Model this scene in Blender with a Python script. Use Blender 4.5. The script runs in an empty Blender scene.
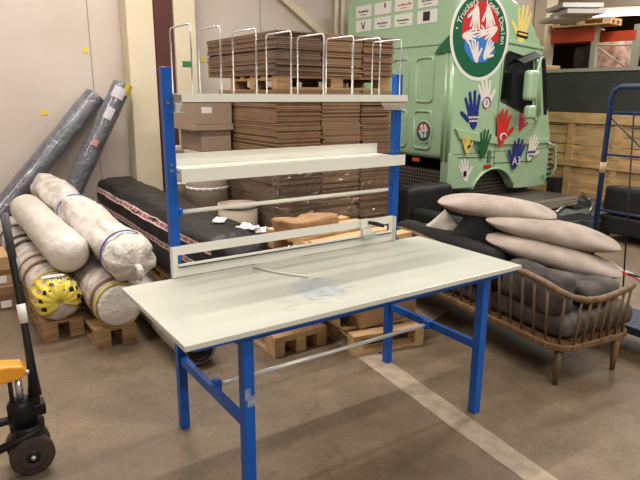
import bpy, bmesh, math, random
from mathutils import Vector, Matrix, noise
random.seed(7)
S = bpy.context.scene
COL = S.collection
PI = math.pi

# ---------------------------------------------------------------- camera
CAM = Vector((-0.99186, -2.75051, 1.76454))
F = Vector((0.5463701, 0.8014805, -0.2431227)).normalized()
R = Vector((0.8271645, -0.5619229, 0.0064485)).normalized()
U = R.cross(F)
FPX = 582.79
cd = bpy.data.cameras.new('camera'); cam = bpy.data.objects.new('camera', cd); COL.objects.link(cam)
cam.matrix_world = Matrix(((R.x, U.x, -F.x, CAM.x), (R.y, U.y, -F.y, CAM.y), (R.z, U.z, -F.z, CAM.z), (0, 0, 0, 1)))
cd.sensor_width = 36; cd.lens = 36*FPX/640; cd.clip_start = .05; cd.clip_end = 100
S.camera = cam

# ---------------------------------------------------------------- materials
def lin(c):
    return tuple(((x/255)/12.92 if x/255 <= .04045 else ((x/255+.055)/1.055)**2.4) for x in c)
_m = {}
def mat(name, rgb, rough=.6, metal=0., var=0., scale=6., bump=0., bscale=None, coat=0., rgb2=None, emit=0., stretch=None, alpha=1.):
    if name in _m: return _m[name]
    m = bpy.data.materials.new(name); m.use_nodes = True
    nt = m.node_tree; b = nt.nodes['Principled BSDF']
    c = lin(rgb)
    b.inputs['Base Color'].default_value = (*c, 1); b.inputs['Roughness'].default_value = rough
    b.inputs['Metallic'].default_value = metal; b.inputs['Coat Weight'].default_value = coat
    b.inputs['Coat Roughness'].default_value = .12
    if alpha < 1: b.inputs['Alpha'].default_value = alpha
    if emit:
        b.inputs['Emission Color'].default_value = (*c, 1); b.inputs['Emission Strength'].default_value = emit
    if var or rgb2 or bump:
        tc = nt.nodes.new('ShaderNodeTexCoord'); mp = nt.nodes.new('ShaderNodeMapping')
        nt.links.new(tc.outputs['Object'], mp.inputs[0])
        if stretch: mp.inputs['Scale'].default_value = stretch
        n = nt.nodes.new('ShaderNodeTexNoise'); n.inputs['Scale'].default_value = scale; n.inputs['Detail'].default_value = 6
        nt.links.new(mp.outputs[0], n.inputs['Vector'])
        if var or rgb2:
            r = nt.nodes.new('ShaderNodeValToRGB')
            c2 = lin(rgb2) if rgb2 else tuple(x*(1-var) for x in c)
            r.color_ramp.elements[0].position = .35; r.color_ramp.elements[1].position = .65
            r.color_ramp.elements[0].color = (*c2, 1); r.color_ramp.elements[1].color = (*c, 1)
            nt.links.new(n.outputs['Fac'], r.inputs[0]); nt.links.new(r.outputs[0], b.inputs['Base Color'])
        if bump:
            n2 = nt.nodes.new('ShaderNodeTexNoise'); n2.inputs['Scale'].default_value = bscale or scale*4; n2.inputs['Detail'].default_value = 4
            nt.links.new(mp.outputs[0], n2.inputs['Vector'])
            bp = nt.nodes.new('ShaderNodeBump'); bp.inputs['Strength'].default_value = bump; bp.inputs['Distance'].default_value = .02
            nt.links.new(n2.outputs['Fac'], bp.inputs['Height']); nt.links.new(bp.outputs[0], b.inputs['Normal'])
    _m[name] = m; return m

BLUE = mat('blue_paint', (2, 86, 178), .38, var=.12, scale=9)
TOP = mat('table_laminate', (203, 203, 190), .22, var=.06, scale=3)
SHELF = mat('cream_powder_coat', (232, 230, 218), .38)
CHROME = mat('chrome', (224, 225, 230), .3, .75)
STEEL = mat('brushed_steel', (165, 163, 155), .32, .9)
BLACK = mat('black_plastic', (14, 14, 15), .45)
RUBBER = mat('dark_rubber', (66, 50, 44), .8, var=.3, scale=20)
WOOD = mat('pallet_wood', (176, 140, 98), .8, rgb2=(140, 106, 70), scale=5, stretch=(1, 6, 6), bump=.2)
WOOD2 = mat('new_pallet_wood', (208, 174, 128), .75, rgb2=(186, 148, 102), scale=5, stretch=(1, 6, 6), bump=.15)
CRATE = mat('crate_plywood', (206, 172, 122), .75, rgb2=(176, 138, 90), scale=3, stretch=(6, 1, 5), bump=.15)
OAK = mat('smoked_oak', (122, 94, 62), .5, rgb2=(90, 66, 42), scale=8, stretch=(4, 4, 1))
CARD = mat('brown_cardboard', (140, 109, 80), .85, var=.18, scale=7)
CARDL = mat('light_cardboard', (178, 142, 102), .85, var=.12, scale=5)
CARDM = mat('mid_cardboard', (148, 117, 86), .85, var=.16, scale=6)
LABEL = mat('lilac_white_label', (196, 190, 196), .5, var=.1, scale=30)
CARDD = mat('dark_cardboard', (116, 91, 70), .85, var=.22, scale=7)
CARDG = mat('grey_brown_cardboard', (160, 138, 116), .85, var=.1, scale=3)
FIBRE = mat('grey_fibreboard', (176, 162, 144), .7, var=.08, scale=4)
WHITEP = mat('white_paper', (226, 222, 216), .6)
FOAMG = mat('pale_grey_foam', (186, 182, 176), .7)
PAINTW = mat('white_vinyl', (224, 222, 212), .45)
MINT = mat('mint_paint', (158, 190, 153), .24, coat=.8)
GLASSD = mat('dark_cab_glass', (10, 12, 14), .08, coat=.5)
BLKMET = mat('black_metal', (24, 24, 25), .5, .3)
LEATH = mat('black_leather', (15, 14, 15), .6, bump=.3, scale=5, var=.3)
VELD = mat('dark_grey_velvet', (96, 88, 82), .75, rgb2=(50, 45, 42), scale=6, bump=1., bscale=8)
VELB = mat('black_velvet', (24, 22, 22), .9, rgb2=(14, 13, 13), scale=5, bump=.3, bscale=8)
VELL = mat('beige_velvet', (178, 164, 152), .85, rgb2=(156, 141, 129), scale=6, bump=.25, bscale=10)
WRAPW = mat('white_woven_wrap', (224, 217, 208), .34, rgb2=(196, 187, 176), scale=7, bump=1., bscale=26)
WRAPF = mat('clear_wrapped_carpet', (218, 207, 200), .28, rgb2=(176, 160, 148), scale=11, bump=.9, bscale=26)
GREYF = mat('film_wrapped_grey_vinyl', (112, 113, 119), .28, rgb2=(88, 90, 96), scale=7, bump=1., bscale=22, coat=1.)
BLKW = mat('black_woven_wrap', (30, 28, 28), .5, rgb2=(15, 14, 14), scale=8, bump=1., bscale=12, stretch=(1, .5, 1))
TAPEB = mat('blue_strap', (30, 60, 160), .5)
TAPEBR = mat('brown_tape', (120, 88, 58), .4)
YEL = mat('yellow_tape', (216, 194, 62), .4)
ORANGEY = mat('yellow_orange_paint', (236, 160, 42), .4)
PINK = mat('pink_print_ribbon', (206, 176, 168), .6)
PINKD = mat('dark_pink_print', (150, 84, 92), .6)
GREYSC = mat('grey_scrap_metal', (88, 90, 92), .5, .2, var=.3, scale=8)
CREAM = mat('cream_column_paint', (214, 200, 172), .5, var=.07, scale=2)
REDC = mat('oxide_red_paint', (84, 34, 28), .55, var=.2, scale=4)
WALL = mat('painted_wall_panel', (200, 187, 176), .6, rgb2=(192, 177, 164), scale=1.2)

def stripe_floor():
    m = bpy.data.materials.new('stained_concrete'); m.use_nodes = True; nt = m.node_tree
    b = nt.nodes['Principled BSDF']; tc = nt.nodes.new('ShaderNodeTexCoord')
    def nz(s, d, e0, e1, ca, cb):
        n = nt.nodes.new('ShaderNodeTexNoise'); n.inputs['Scale'].default_value = s; n.inputs['Detail'].default_value = d
        n.inputs['Roughness'].default_value = .65
        nt.links.new(tc.outputs['Object'], n.inputs['Vector'])
        r = nt.nodes.new('ShaderNodeValToRGB'); r.color_ramp.elements[0].position = e0; r.color_ramp.elements[1].position = e1
        r.color_ramp.elements[0].color = (*lin(ca), 1); r.color_ramp.elements[1].color = (*lin(cb), 1)
        nt.links.new(n.outputs['Fac'], r.inputs[0]); return n, r
    n1, r1 = nz(.9, 7, .38, .66, (116, 98, 78), (150, 128, 101))
    n2, r2 = nz(5, 8, .3, .75, (205, 205, 205), (255, 255, 255))
    n3, r3 = nz(45, 3, .3, .7, (225, 225, 225), (255, 255, 255))
    mx = nt.nodes.new('ShaderNodeMix'); mx.data_type = 'RGBA'; mx.blend_type = 'MULTIPLY'; mx.inputs[0].default_value = 1
    my = nt.nodes.new('ShaderNodeMix'); my.data_type = 'RGBA'; my.blend_type = 'MULTIPLY'; my.inputs[0].default_value = 1
    nt.links.new(r1.outputs[0], mx.inputs[6]); nt.links.new(r2.outputs[0], mx.inputs[7])
    nt.links.new(mx.outputs[2], my.inputs[6]); nt.links.new(r3.outputs[0], my.inputs[7])
    # fine cracks
    v = nt.nodes.new('ShaderNodeTexVoronoi'); v.feature = 'DISTANCE_TO_EDGE'; v.inputs['Scale'].default_value = .45
    wn = nt.nodes.new('ShaderNodeTexNoise'); wn.inputs['Scale'].default_value = 1.5; wn.inputs['Detail'].default_value = 8
    va = nt.nodes.new('ShaderNodeVectorMath'); va.operation = 'ADD'
    nt.links.new(tc.outputs['Object'], wn.inputs['Vector']); nt.links.new(tc.outputs['Object'], va.inputs[0]); nt.links.new(wn.outputs['Color'], va.inputs[1])
    nt.links.new(va.outputs[0], v.inputs['Vector'])
    cr = nt.nodes.new('ShaderNodeValToRGB'); cr.color_ramp.elements[0].position = 0; cr.color_ramp.elements[1].position = .006
    cr.color_ramp.elements[0].color = (.82, .82, .82, 1); cr.color_ramp.elements[1].color = (1, 1, 1, 1)
    nt.links.new(v.outputs['Distance'], cr.inputs[0])
    mz = nt.nodes.new('ShaderNodeMix'); mz.data_type = 'RGBA'; mz.blend_type = 'MULTIPLY'; mz.inputs[0].default_value = 1
    nt.links.new(my.outputs[2], mz.inputs[6]); nt.links.new(cr.outputs[0], mz.inputs[7])
    nt.links.new(mz.outputs[2], b.inputs['Base Color'])
    b.inputs['Roughness'].default_value = .55
    bp = nt.nodes.new('ShaderNodeBump'); bp.inputs['Strength'].default_value = .15; bp.inputs['Distance'].default_value = .01
    nt.links.new(n2.outputs['Fac'], bp.inputs['Height']); nt.links.new(bp.outputs[0], b.inputs['Normal'])
    return m
FLOOR = stripe_floor()

def dotplate(name, a, bcol, scale, rough=.4, wall=True):
    m = bpy.data.materials.new(name); m.use_nodes = True; nt = m.node_tree; b = nt.nodes['Principled BSDF']
    tc = nt.nodes.new('ShaderNodeTexCoord'); v = nt.nodes.new('ShaderNodeTexVoronoi'); v.inputs['Randomness'].default_value = 0
    v.inputs['Scale'].default_value = scale
    v.voronoi_dimensions = '2D'; sx = nt.nodes.new('ShaderNodeSeparateXYZ'); cx_ = nt.nodes.new('ShaderNodeCombineXYZ'); ad = nt.nodes.new('ShaderNodeMath'); ad.operation = 'ADD'
    nt.links.new(tc.outputs['Object'], sx.inputs[0]); nt.links.new(sx.outputs[0], ad.inputs[0])
    if wall: nt.links.new(sx.outputs[1], ad.inputs[1]); nt.links.new(sx.outputs[2], cx_.inputs[1])
    else: ad.inputs[1].default_value = 0; nt.links.new(sx.outputs[1], cx_.inputs[1])
    nt.links.new(ad.outputs[0], cx_.inputs[0]); nt.links.new(cx_.outputs[0], v.inputs['Vector'])
    r = nt.nodes.new('ShaderNodeValToRGB'); r.color_ramp.interpolation = 'CONSTANT'
    r.color_ramp.elements[0].color = (*lin(a), 1); r.color_ramp.elements[1].position = .36; r.color_ramp.elements[1].color = (*lin(bcol), 1)
    nt.links.new(v.outputs['Distance'], r.inputs[0]); nt.links.new(r.outputs[0], b.inputs['Base Color'])
    b.inputs['Roughness'].default_value = rough; b.inputs['Metallic'].default_value = .3
    return m
DOTS = dotplate('perforated_step_plate', (20, 19, 18), (112, 104, 96), 20)
DOTD = dotplate('perforated_deck_plate', (26, 24, 22), (112, 104, 96), 20, wall=False)
DOTL = dotplate('lit_perforated_plate', (120, 112, 102), (190, 178, 162), 26)  # paler copy of the plate colours, standing in for light on the edge

def print_tape():
    m = bpy.data.materials.new('printed_yellow_tape'); m.use_nodes = True; nt = m.node_tree; b = nt.nodes['Principled BSDF']
    tc = nt.nodes.new('ShaderNodeTexCoord'); v = nt.nodes.new('ShaderNodeTexVoronoi'); v.inputs['Randomness'].default_value = .35; v.distance = 'CHEBYCHEV'
    v.inputs['Scale'].default_value = 16
    nt.links.new(tc.outputs['Object'], v.inputs['Vector'])
    r = nt.nodes.new('ShaderNodeValToRGB'); r.color_ramp.interpolation = 'CONSTANT'
    r.color_ramp.elements[0].color = (*lin((20, 18, 16)), 1); r.color_ramp.elements[1].position = .27; r.color_ramp.elements[1].color = (*lin((220, 200, 76)), 1)
    nt.links.new(v.outputs['Distance'], r.inputs[0]); nt.links.new(r.outputs[0], b.inputs['Base Color']); b.inputs['Roughness'].default_value = .3
    return m
TAPEPR = print_tape(); DKST = mat('dark_brown_strap', (52, 36, 30), .4)
def ribbon_mat():
    m = bpy.data.materials.new('pink_printed_ribbon'); m.use_nodes = True; nt = m.node_tree; b = nt.nodes['Principled BSDF']
    uv = nt.nodes.new('ShaderNodeUVMap'); br = nt.nodes.new('ShaderNodeTexBrick'); br.offset = 0
    br.inputs['Scale'].default_value = 1; br.inputs['Brick Width'].default_value = .12; br.inputs['Row Height'].default_value = 1.; br.inputs['Mortar Size'].default_value = .2
    br.inputs['Mortar Size'].default_value = .012
    br.inputs['Color1'].default_value = br.inputs['Color2'].default_value = (*lin((158, 92, 98)), 1); br.inputs['Mortar'].default_value = (*lin((212, 186, 178)), 1)
    sx = nt.nodes.new('ShaderNodeSeparateXYZ'); nt.links.new(uv.outputs[0], sx.inputs[0])
    c1 = nt.nodes.new('ShaderNodeMath'); c1.operation = 'SUBTRACT'; c1.inputs[1].default_value = .5; nt.links.new(sx.outputs[1], c1.inputs[0])
    c2 = nt.nodes.new('ShaderNodeMath'); c2.operation = 'ABSOLUTE'; nt.links.new(c1.outputs[0], c2.inputs[0])
    c3 = nt.nodes.new('ShaderNodeMath'); c3.operation = 'LESS_THAN'; c3.inputs[1].default_value = .27; nt.links.new(c2.outputs[0], c3.inputs[0])
    mx = nt.nodes.new('ShaderNodeMix'); mx.data_type = 'RGBA'; mx.inputs[6].default_value = (*lin((212, 186, 178)), 1)
    nt.links.new(uv.outputs[0], br.inputs['Vector']); nt.links.new(c3.outputs[0], mx.inputs[0]); nt.links.new(br.outputs['Color'], mx.inputs[7])
    nt.links.new(mx.outputs[2], b.inputs['Base Color']); b.inputs['Roughness'].default_value = .6; return m
RIBM = ribbon_mat()
def film_mat():
    m = bpy.data.materials.new('clear_stretch_film'); m.use_nodes = True; nt = m.node_tree
    nt.nodes.remove(nt.nodes['Principled BSDF']); out = nt.nodes['Material Output']
    t = nt.nodes.new('ShaderNodeBsdfTransparent'); g = nt.nodes.new('ShaderNodeBsdfGlossy'); g.inputs['Roughness'].default_value = .12
    g.inputs['Color'].default_value = (.9, .9, .9, 1); mx = nt.nodes.new('ShaderNodeMixShader'); mx.inputs[0].default_value = .15
    tc = nt.nodes.new('ShaderNodeTexCoord'); n = nt.nodes.new('ShaderNodeTexNoise'); n.inputs['Scale'].default_value = 7; n.inputs['Distortion'].default_value = 1.5
    bp = nt.nodes.new('ShaderNodeBump'); bp.inputs['Strength'].default_value = .9; bp.inputs['Distance'].default_value = .05
    nt.links.new(tc.outputs['Object'], n.inputs['Vector']); nt.links.new(n.outputs['Fac'], bp.inputs['Height']); nt.links.new(bp.outputs[0], g.inputs['Normal'])
    nt.links.new(t.outputs[0], mx.inputs[1]); nt.links.new(g.outputs[0], mx.inputs[2]); nt.links.new(mx.outputs[0], out.inputs[0])
    return m
FILM = film_mat()

# ---------------------------------------------------------------- mesh helpers
def V(*a): return Vector(a)
def frame(d):
    d = Vector(d).normalized(); a = Vector((0, 0, 1)) if abs(d.z) < .9 else Vector((1, 0, 0))
    s = d.cross(a).normalized(); return d, s, s.cross(d)
def box(bm, lo, hi, M=None, bev=0.):
    vs = [Vector((x, y, z)) for x in (lo[0], hi[0]) for y in (lo[1], hi[1]) for z in (lo[2], hi[2])]
    if M: vs = [M @ v for v in vs]
    v = [bm.verts.new(p) for p in vs]
    fs = [bm.faces.new([v[i] for i in q]) for q in ((0, 1, 3, 2), (4, 6, 7, 5), (0, 4, 5, 1), (2, 3, 7, 6), (0, 2, 6, 4), (1, 5, 7, 3))]
    if bev:
        es = list({e for f in fs for e in f.edges}); bmesh.ops.bevel(bm, geom=es, offset=bev, segments=3, profile=.5, affect='EDGES')
    return bm
def beam(bm, a, b, w, h, up=None, bev=0.):
    """rectangular bar from a to b, w sideways, h along up"""
    a, b = Vector(a), Vector(b); d = (b-a).normalized(); L = (b-a).length
    up = Vector(up) if up else (Vector((0, 0, 1)) if abs(d.z) < .9 else Vector((0, 1, 0)))
    s = d.cross(up).normalized(); u = s.cross(d)
    M = Matrix(((d.x, s.x, u.x, a.x), (d.y, s.y, u.y, a.y), (d.z, s.z, u.z, a.z), (0, 0, 0, 1)))
    return box(bm, (0, -w/2, -h/2), (L, w/2, h/2), M, bev)
def tube(bm, pts, r, n=10, cap=True, flat=1.):
    pts = [Vector(p) for p in pts]; rs = r if isinstance(r, (list, tuple)) else [r]*len(pts)
    rings = []; pu = None
    for i, p in enumerate(pts):
        d = (pts[min(i+1, len(pts)-1)]-pts[max(i-1, 0)]).normalized()
        if pu is None: _, s, u = frame(d)
        else:
            s = d.cross(pu).normalized(); u = s.cross(d)
        pu = u
        rings.append([bm.verts.new(p+(s*math.cos(2*PI*k/n)+u*math.sin(2*PI*k/n)*flat)*rs[i]) for k in range(n)])
    for a, b in zip(rings, rings[1:]):
        for k in range(n): f = bm.faces.new((a[k], a[(k+1) % n], b[(k+1) % n], b[k])); f.smooth = True
    if cap:
        bm.faces.new(rings[0][::-1]); bm.faces.new(rings[-1])
    return bm
def prism(bm, poly, z0, z1, M=None):
    """poly in (x, y) extruded z0..z1"""
    a = [Vector((x, y, z0)) for x, y in poly]; b = [Vector((x, y, z1)) for x, y in poly]
    if M: a = [M @ v for v in a]; b = [M @ v for v in b]
    va = [bm.verts.new(v) for v in a]; vb = [bm.verts.new(v) for v in b]; n = len(poly)
    bm.faces.new(va[::-1]); bm.faces.new(vb)
    for k in range(n): bm.faces.new((va[k], va[(k+1) % n], vb[(k+1) % n], vb[k]))
    return bm
def lathe(bm, prof, c=(0, 0, 0), n=32, axis='Z', smooth=True, cap=True):
    c = Vector(c); rings = []
    for r, h in prof:
        ring = []
        for k in range(n):
            a = 2*PI*k/n; x, y = r*math.cos(a), r*math.sin(a)
            p = Vector((x, y, h)) if axis == 'Z' else (Vector((x, h, y)) if axis == 'Y' else Vector((h, x, y)))
            ring.append(bm.verts.new(c+p))
        rings.append(ring)
    for a, b in zip(rings, rings[1:]):
        for k in range(n): f = bm.faces.new((a[k], a[(k+1) % n], b[(k+1) % n], b[k])); f.smooth = smooth
    if cap: bm.faces.new(rings[0][::-1]); bm.faces.new(rings[-1])
    return bm
def roll_mesh(p0, p1, r, amp=.02, seed=0, round0=.0, round1=.0, n=36, rings=50, gather=0., sag=0.):
    """a soft wrapped roll; round0/1 = length of the tapering end"""
    bm = bmesh.new(); p0, p1 = Vector(p0), Vector(p1); d, s, u = frame(p1-p0); L = (p1-p0).length
    R_ = []; off = Vector((seed*3.1, seed*1.7, 0))
    ts = []
    for end, rd in ((0, round0), (1, round1)):
        if rd:
            for k in range(8): 
                x = rd*(1-math.cos(k/8*PI/2)); ts.append(x if end == 0 else L-x)
    lo, hi = round0, L-round1
    ts += [lo+(hi-lo)*k/rings for k in range(rings+1)]; ts = sorted(set(ts))
    for t in ts:
        k = 1.
        if round0 and t < round0: k = math.sqrt(max(0, 1-((round0-t)/round0)**2))
        if round1 and t > L-round1: k = math.sqrt(max(0, 1-((t-(L-round1))/round1)**2))
        k = max(k, .04)
        c = p0+d*t - Vector((0, 0, sag*math.sin(PI*t/L)))
        ring = []
        for j in range(n):
            a = 2*PI*j/n; q = (s*math.cos(a)+u*math.sin(a))
            nn = noise.noise(q*1.6+d*t*2.4+off)*amp + noise.noise(q*4+d*t*5+off)*amp*.5
            if gather and k < .99: nn += gather*math.sin(a*9+seed)*(1-k)*k
            ring.append(bm.verts.new(c+q*(r*k+nn*k)))
        R_.append(ring)
    for a, b in zip(R_, R_[1:]):
        for j in range(n): f = bm.faces.new((a[j], a[(j+1) % n], b[(j+1) % n], b[j])); f.smooth = True
    f = bm.faces.new(R_[0][::-1]); f.smooth = True; f = bm.faces.new(R_[-1]); f.smooth = True
    return bm
def band(bm, p0, p1, t0, t1, r, n=32, th=.004, tilt=0.):
    """strap around a roll between distances t0..t1"""
    p0, p1 = Vector(p0), Vector(p1); d, s, u = frame(p1-p0)
    rr = []
    for (t, rad) in ((t0, r), (t0, r+th), (t1, r+th), (t1, r)):
        rr.append([bm.verts.new(p0+d*(t+tilt*math.sin(2*PI*k/n))+(s*math.cos(2*PI*k/n)+u*math.sin(2*PI*k/n))*rad) for k in range(n)])
    for a, b in ((0, 1), (1, 2), (2, 3), (3, 0)):
        for k in range(n): f = bm.faces.new((rr[a][k], rr[a][(k+1) % n], rr[b][(k+1) % n], rr[b][k])); f.smooth = (a == 1)
    return bm
def pillow_mesh(a, b, t, M, seed=0, amp=.012, N=26, pinch=.05, e=2.6, rnd=0., hp=.5):
    """cushion half sizes a,b thickness t (full), sharp seam"""
    bm = bmesh.new(); off = Vector((seed*2.3, 1.1*seed, 5))
    top = {}; bot = {}
    for i in range(N+1):
        for j in range(N+1):
            x = math.sin((-1+2*i/N)*PI/2); y = math.sin((-1+2*j/N)*PI/2)
            px = a*x*(1-pinch*(1-y*y)-rnd*y**4); py = b*y*(1-pinch*(1-x*x)-rnd*x**4)
            h = t/2*((1-abs(x)**e)**hp)*((1-abs(y)**e)**.5)
            nn = noise.noise(Vector((x*2, y*2, 0))+off)*amp*2*min(1, h/(t*.25))
            rim = i in (0, N) or j in (0, N)
            v = bm.verts.new(M @ Vector((px, py, h+nn*.7)))
            top[i, j] = v
            bot[i, j] = v if rim else bm.verts.new(M @ Vector((px, py, -h+nn*.4)))
    for i in range(N):
        for j in range(N):
            f = bm.faces.new((top[i, j], top[i+1, j], top[i+1, j+1], top[i, j+1])); f.smooth = True
            q = [bot[i, j], bot[i, j+1], bot[i+1, j+1], bot[i+1, j]]
            try: f = bm.faces.new(q); f.smooth = True
            except ValueError: pass
    return bm
def soft_box(lo, hi, r, M=None, seed=0, amp=.01, N=14):
    """rounded, slightly lumpy upholstery block"""
    bm = bmesh.new(); lo, hi = Vector(lo), Vector(hi)
    bmesh.ops.create_cube(bm, size=2.); bmesh.ops.subdivide_edges(bm, edges=bm.edges[:], cuts=N, use_grid_fill=True)
    c = (lo+hi)/2; h = (hi-lo)/2
    for v in bm.verts:
        p = Vector((v.co.x*h.x, v.co.y*h.y, v.co.z*h.z)); q = Vector([max(-h[i]+r, min(h[i]-r, p[i])) for i in range(3)])
        d = p-q
        if d.length > 1e-6: p = q+d.normalized()*r
        nn = noise.noise(p*4+Vector((seed, 0, 0)))*amp*1.5+noise.noise(p*11+Vector((seed, 3, 0)))*amp*.5
        p = p+(p.normalized())*nn + c
        v.co = (M @ p) if M else p
    for f in bm.faces: f.smooth = True
    return bm
def text_mesh(s, size, M, depth=.002, align='CENTER'):
    cu = bpy.data.curves.new('txt', 'FONT'); cu.body = s; cu.size = size; cu.extrude = depth/2; cu.align_x = align; cu.align_y = 'CENTER'; cu.resolution_u = 2
    o = bpy.data.objects.new('txt', cu); COL.objects.link(o)
    dg = bpy.context.evaluated_depsgraph_get(); me = bpy.data.meshes.new_from_object(o.evaluated_get(dg))
    bm = bmesh.new(); bm.from_mesh(me); bmesh.ops.transform(bm, matrix=M, verts=bm.verts)
    bpy.data.objects.remove(o); bpy.data.curves.remove(cu); bpy.data.meshes.remove(me); return bm
def join_bm(dst, src):
    me = bpy.data.meshes.new('tmp'); src.to_mesh(me); src.free(); dst.from_mesh(me); bpy.data.meshes.remove(me); return dst

# ---------------------------------------------------------------- object helpers
def thing(name, label, cat, loc=(0, 0, 0), rotz=0., group=None):
    o = bpy.data.objects.new(name, None); COL.objects.link(o); o.location = loc; o.rotation_euler = (0, 0, rotz); o.empty_display_size = .1
    o['label'] = label; o['category'] = cat
    if group: o['group'] = group
    return o
WM = {}
def wmat(o):
    M = Matrix.Translation(o.location) @ o.rotation_euler.to_matrix().to_4x4()
    return (wmat(o.parent) @ M) if o.parent else M
def obj(name, bm, m, parent=None, label=None, bevel=0., origin=None):
    """bm is in world space"""
    bmesh.ops.recalc_face_normals(bm, faces=bm.faces)
    me = bpy.data.meshes.new(name)
    if parent is not None: bmesh.ops.transform(bm, matrix=wmat(parent).inverted(), verts=bm.verts)
    elif origin is not None: bmesh.ops.translate(bm, vec=-Vector(origin), verts=bm.verts)
    bm.to_mesh(me); bm.free(); me.materials.append(m)
    o = bpy.data.objects.new(name, me); COL.objects.link(o)
    if parent is not None: o.parent = parent
    elif origin is not None: o.location = origin
    if label: o['label'] = label
    if bevel:
        md = o.modifiers.new('bevel', 'BEVEL'); md.width = bevel; md.segments = 2; md.limit_method = 'ANGLE'; md.angle_limit = math.radians(40)
    return o
def tag(o, label, cat, group=None):
    o['label'] = label; o['category'] = cat
    if group: o['group'] = group
    return o
def struct(name, bm, m, **k):
    o = obj(name, bm, m, **k); o['kind'] = 'structure'; return o
def B(*boxes, M=None, bev=0.):
    bm = bmesh.new()
    for lo, hi in boxes: box(bm, lo, hi, M, bev)
    return bm
def T(pts, r, **k):
    return tube(bmesh.new(), pts, r, **k)

# ================================================================ SETTING
struct('floor', B(((-8, -8, -.1), (26, 22, 0))), FLOOR)
WY = 5.15
struct('wall_back', B(((-6, WY, 0), (10.1, WY+.15, 5.2))), WALL)
struct('wall_left', B(((-6.15, -6, 0), (-6, WY+.15, 5.2))), WALL)
SEAM = mat('panel_seam', (150, 138, 128), .7)
for i, x in enumerate((-2.1, .92, 3.32, 7.0)):
    struct('trim_%d' % (i+1), B(((x-.006, WY-.004, 0), (x+.006, WY+.001, 5.2))), SEAM)
struct('trim_5', B(((1.30, WY-.30, 0), (1.64, WY-.02, 5.2))), CREAM, bevel=.01)          # cream column left
bm = B(((1.66, WY-.26, 0), (1.90, WY-.24, 5.2)), ((1.66, WY-.06, 0), (1.90, WY-.04, 5.2)), ((1.77, WY-.25, 0), (1.79, WY-.05, 5.2)))
struct('trim_6', bm, REDC)
struct('trim_7', B(((1.91, WY-.3, 0), (2.2, WY-.02, 5.2))), CREAM, bevel=.01)
bm = bmesh.new(); beam(bm, (3.20, WY-.05, 3.42), (4.60, WY-.05, 2.52), .08, .1)
struct('trim_8', bm, CREAM)
for i, x in enumerate((4.62, 4.74)):
    struct('trim_%d' % (9+i), T([(x, WY-.08, 0), (x, WY-.08, 5.2)], .035), CREAM)
struct('trim_11', B(((9.55, WY-.3, 0), (9.9, WY-.02, 5.2))), CREAM, bevel=.01)
# light repair strip in the floor
STRIP = mat('pale_repair_strip', (172, 156, 134), .55, rgb2=(150, 134, 112), scale=14)
bm = bmesh.new()
A0, A1, B0, B1 = V(1.62, .72, 0), V(1.80, .75, 0), V(.98, -2.3, 0), V(1.18, -2.3, 0)
def fl(u, v, z=0.):
    d = F*FPX+R*(u-320)+U*(240-v); return CAM+d*((z-CAM.z)/d.z)
a, b, c, d = fl(361, 360), fl(388, 360), fl(523, 480), fl(558, 480)
a2 = a+(a-c)*1.3; b2 = b+(b-d)*1.3; c2 = c+(c-a)*.8; d2 = d+(d-b)*.8
N_ = 40; L_, R_ = [], []
for k in range(N_+1):
    t = k/N_; j1 = noise.noise(Vector((t*30, 0, 0)))*.012; j2 = noise.noise(Vector((t*30, 9, 0)))*.012
    p = a2.lerp(c2, t)+V(j1, 0, 0); q = b2.lerp(d2, t)+V(j2, 0, 0)
    L_.append(bm.verts.new((p.x, p.y, .002))); R_.append(bm.verts.new((q.x, q.y, .002)))
for k in range(N_): bm.faces.new((L_[k], L_[k+1], R_[k+1], R_[k]))
struct('floor_strip', bm, STRIP)

# yellow stickers on the wall
for i, (x, z, w, lab) in enumerate(((.86, 2.27, .06, 'small yellow sticker on the wall seam above the grey rolls'), (.315, 1.52, .075, 'small yellow sticker low on the pale wall, left of the grey rolls'), (2.41, 2.21, .07, 'small yellow sticker on the wall behind the wire dividers'))):
    s = obj('wall_sticker', B(((x-w/2, WY-.006, z-.03), (x+w/2, WY, z+.03)), M=None), YEL, origin=(x, WY-.003, z))
    tag(s, lab, 'sticker')
GREENS = mat('green_sign', (40, 120, 60), .5)
s = obj('wall_sticker', B(((1.99, WY-.308, 2.10), (2.11, WY-.3, 2.17))), GREENS, origin=(2.05, WY-.304, 2.13))
tag(s, 'small green sticker on the cream column beside the red column', 'sticker')

# ================================================================ PACKING TABLE
L = 1.44; H = .862
tb = thing('packing_table', 'blue steel packing table with pale worktop, tall blue uprights and shelves', 'table', (L/2, -.4, 0))
obj('tabletop', B(((-.287, -.84, H-.024), (1.65, -.034, H))), TOP, tb, bevel=.003)
w = .0235
for x in (0, L):
    obj('upright', B(((x-w, -w, 0), (x+w, w, 1.882))), BLUE, tb, 'blue steel upright', bevel=.003)
    lg = obj('leg', B(((x-.025, -.762-.025, 0), (x+.025, -.762+.025, H-.03))), BLUE, tb, bevel=.003)
    obj('brace', B(((x-.014, -.737, .385), (x+.014, -.027, .43))), BLUE, tb, bevel=.002)
    bm = bmesh.new()
    for z in (1.40, 1.43, 1.72): lathe(bm, ((.006, 0), (.006, -.034)), (x-.005, 0, z), 10, 'Y')
    obj('bolt', bm, STEEL, tb)
SCUFF = mat('scuffed_grey_paint', (150, 160, 175), .6, rgb2=(90, 110, 150), scale=40)
obj('tape_residue', B(((-.012, -.7885, .50), (.026, -.7868, .55)), ((-.022, -.7883, .535), (.004, -.7868, .585))), SCUFF, tb, 'torn pale tape remains')
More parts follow.
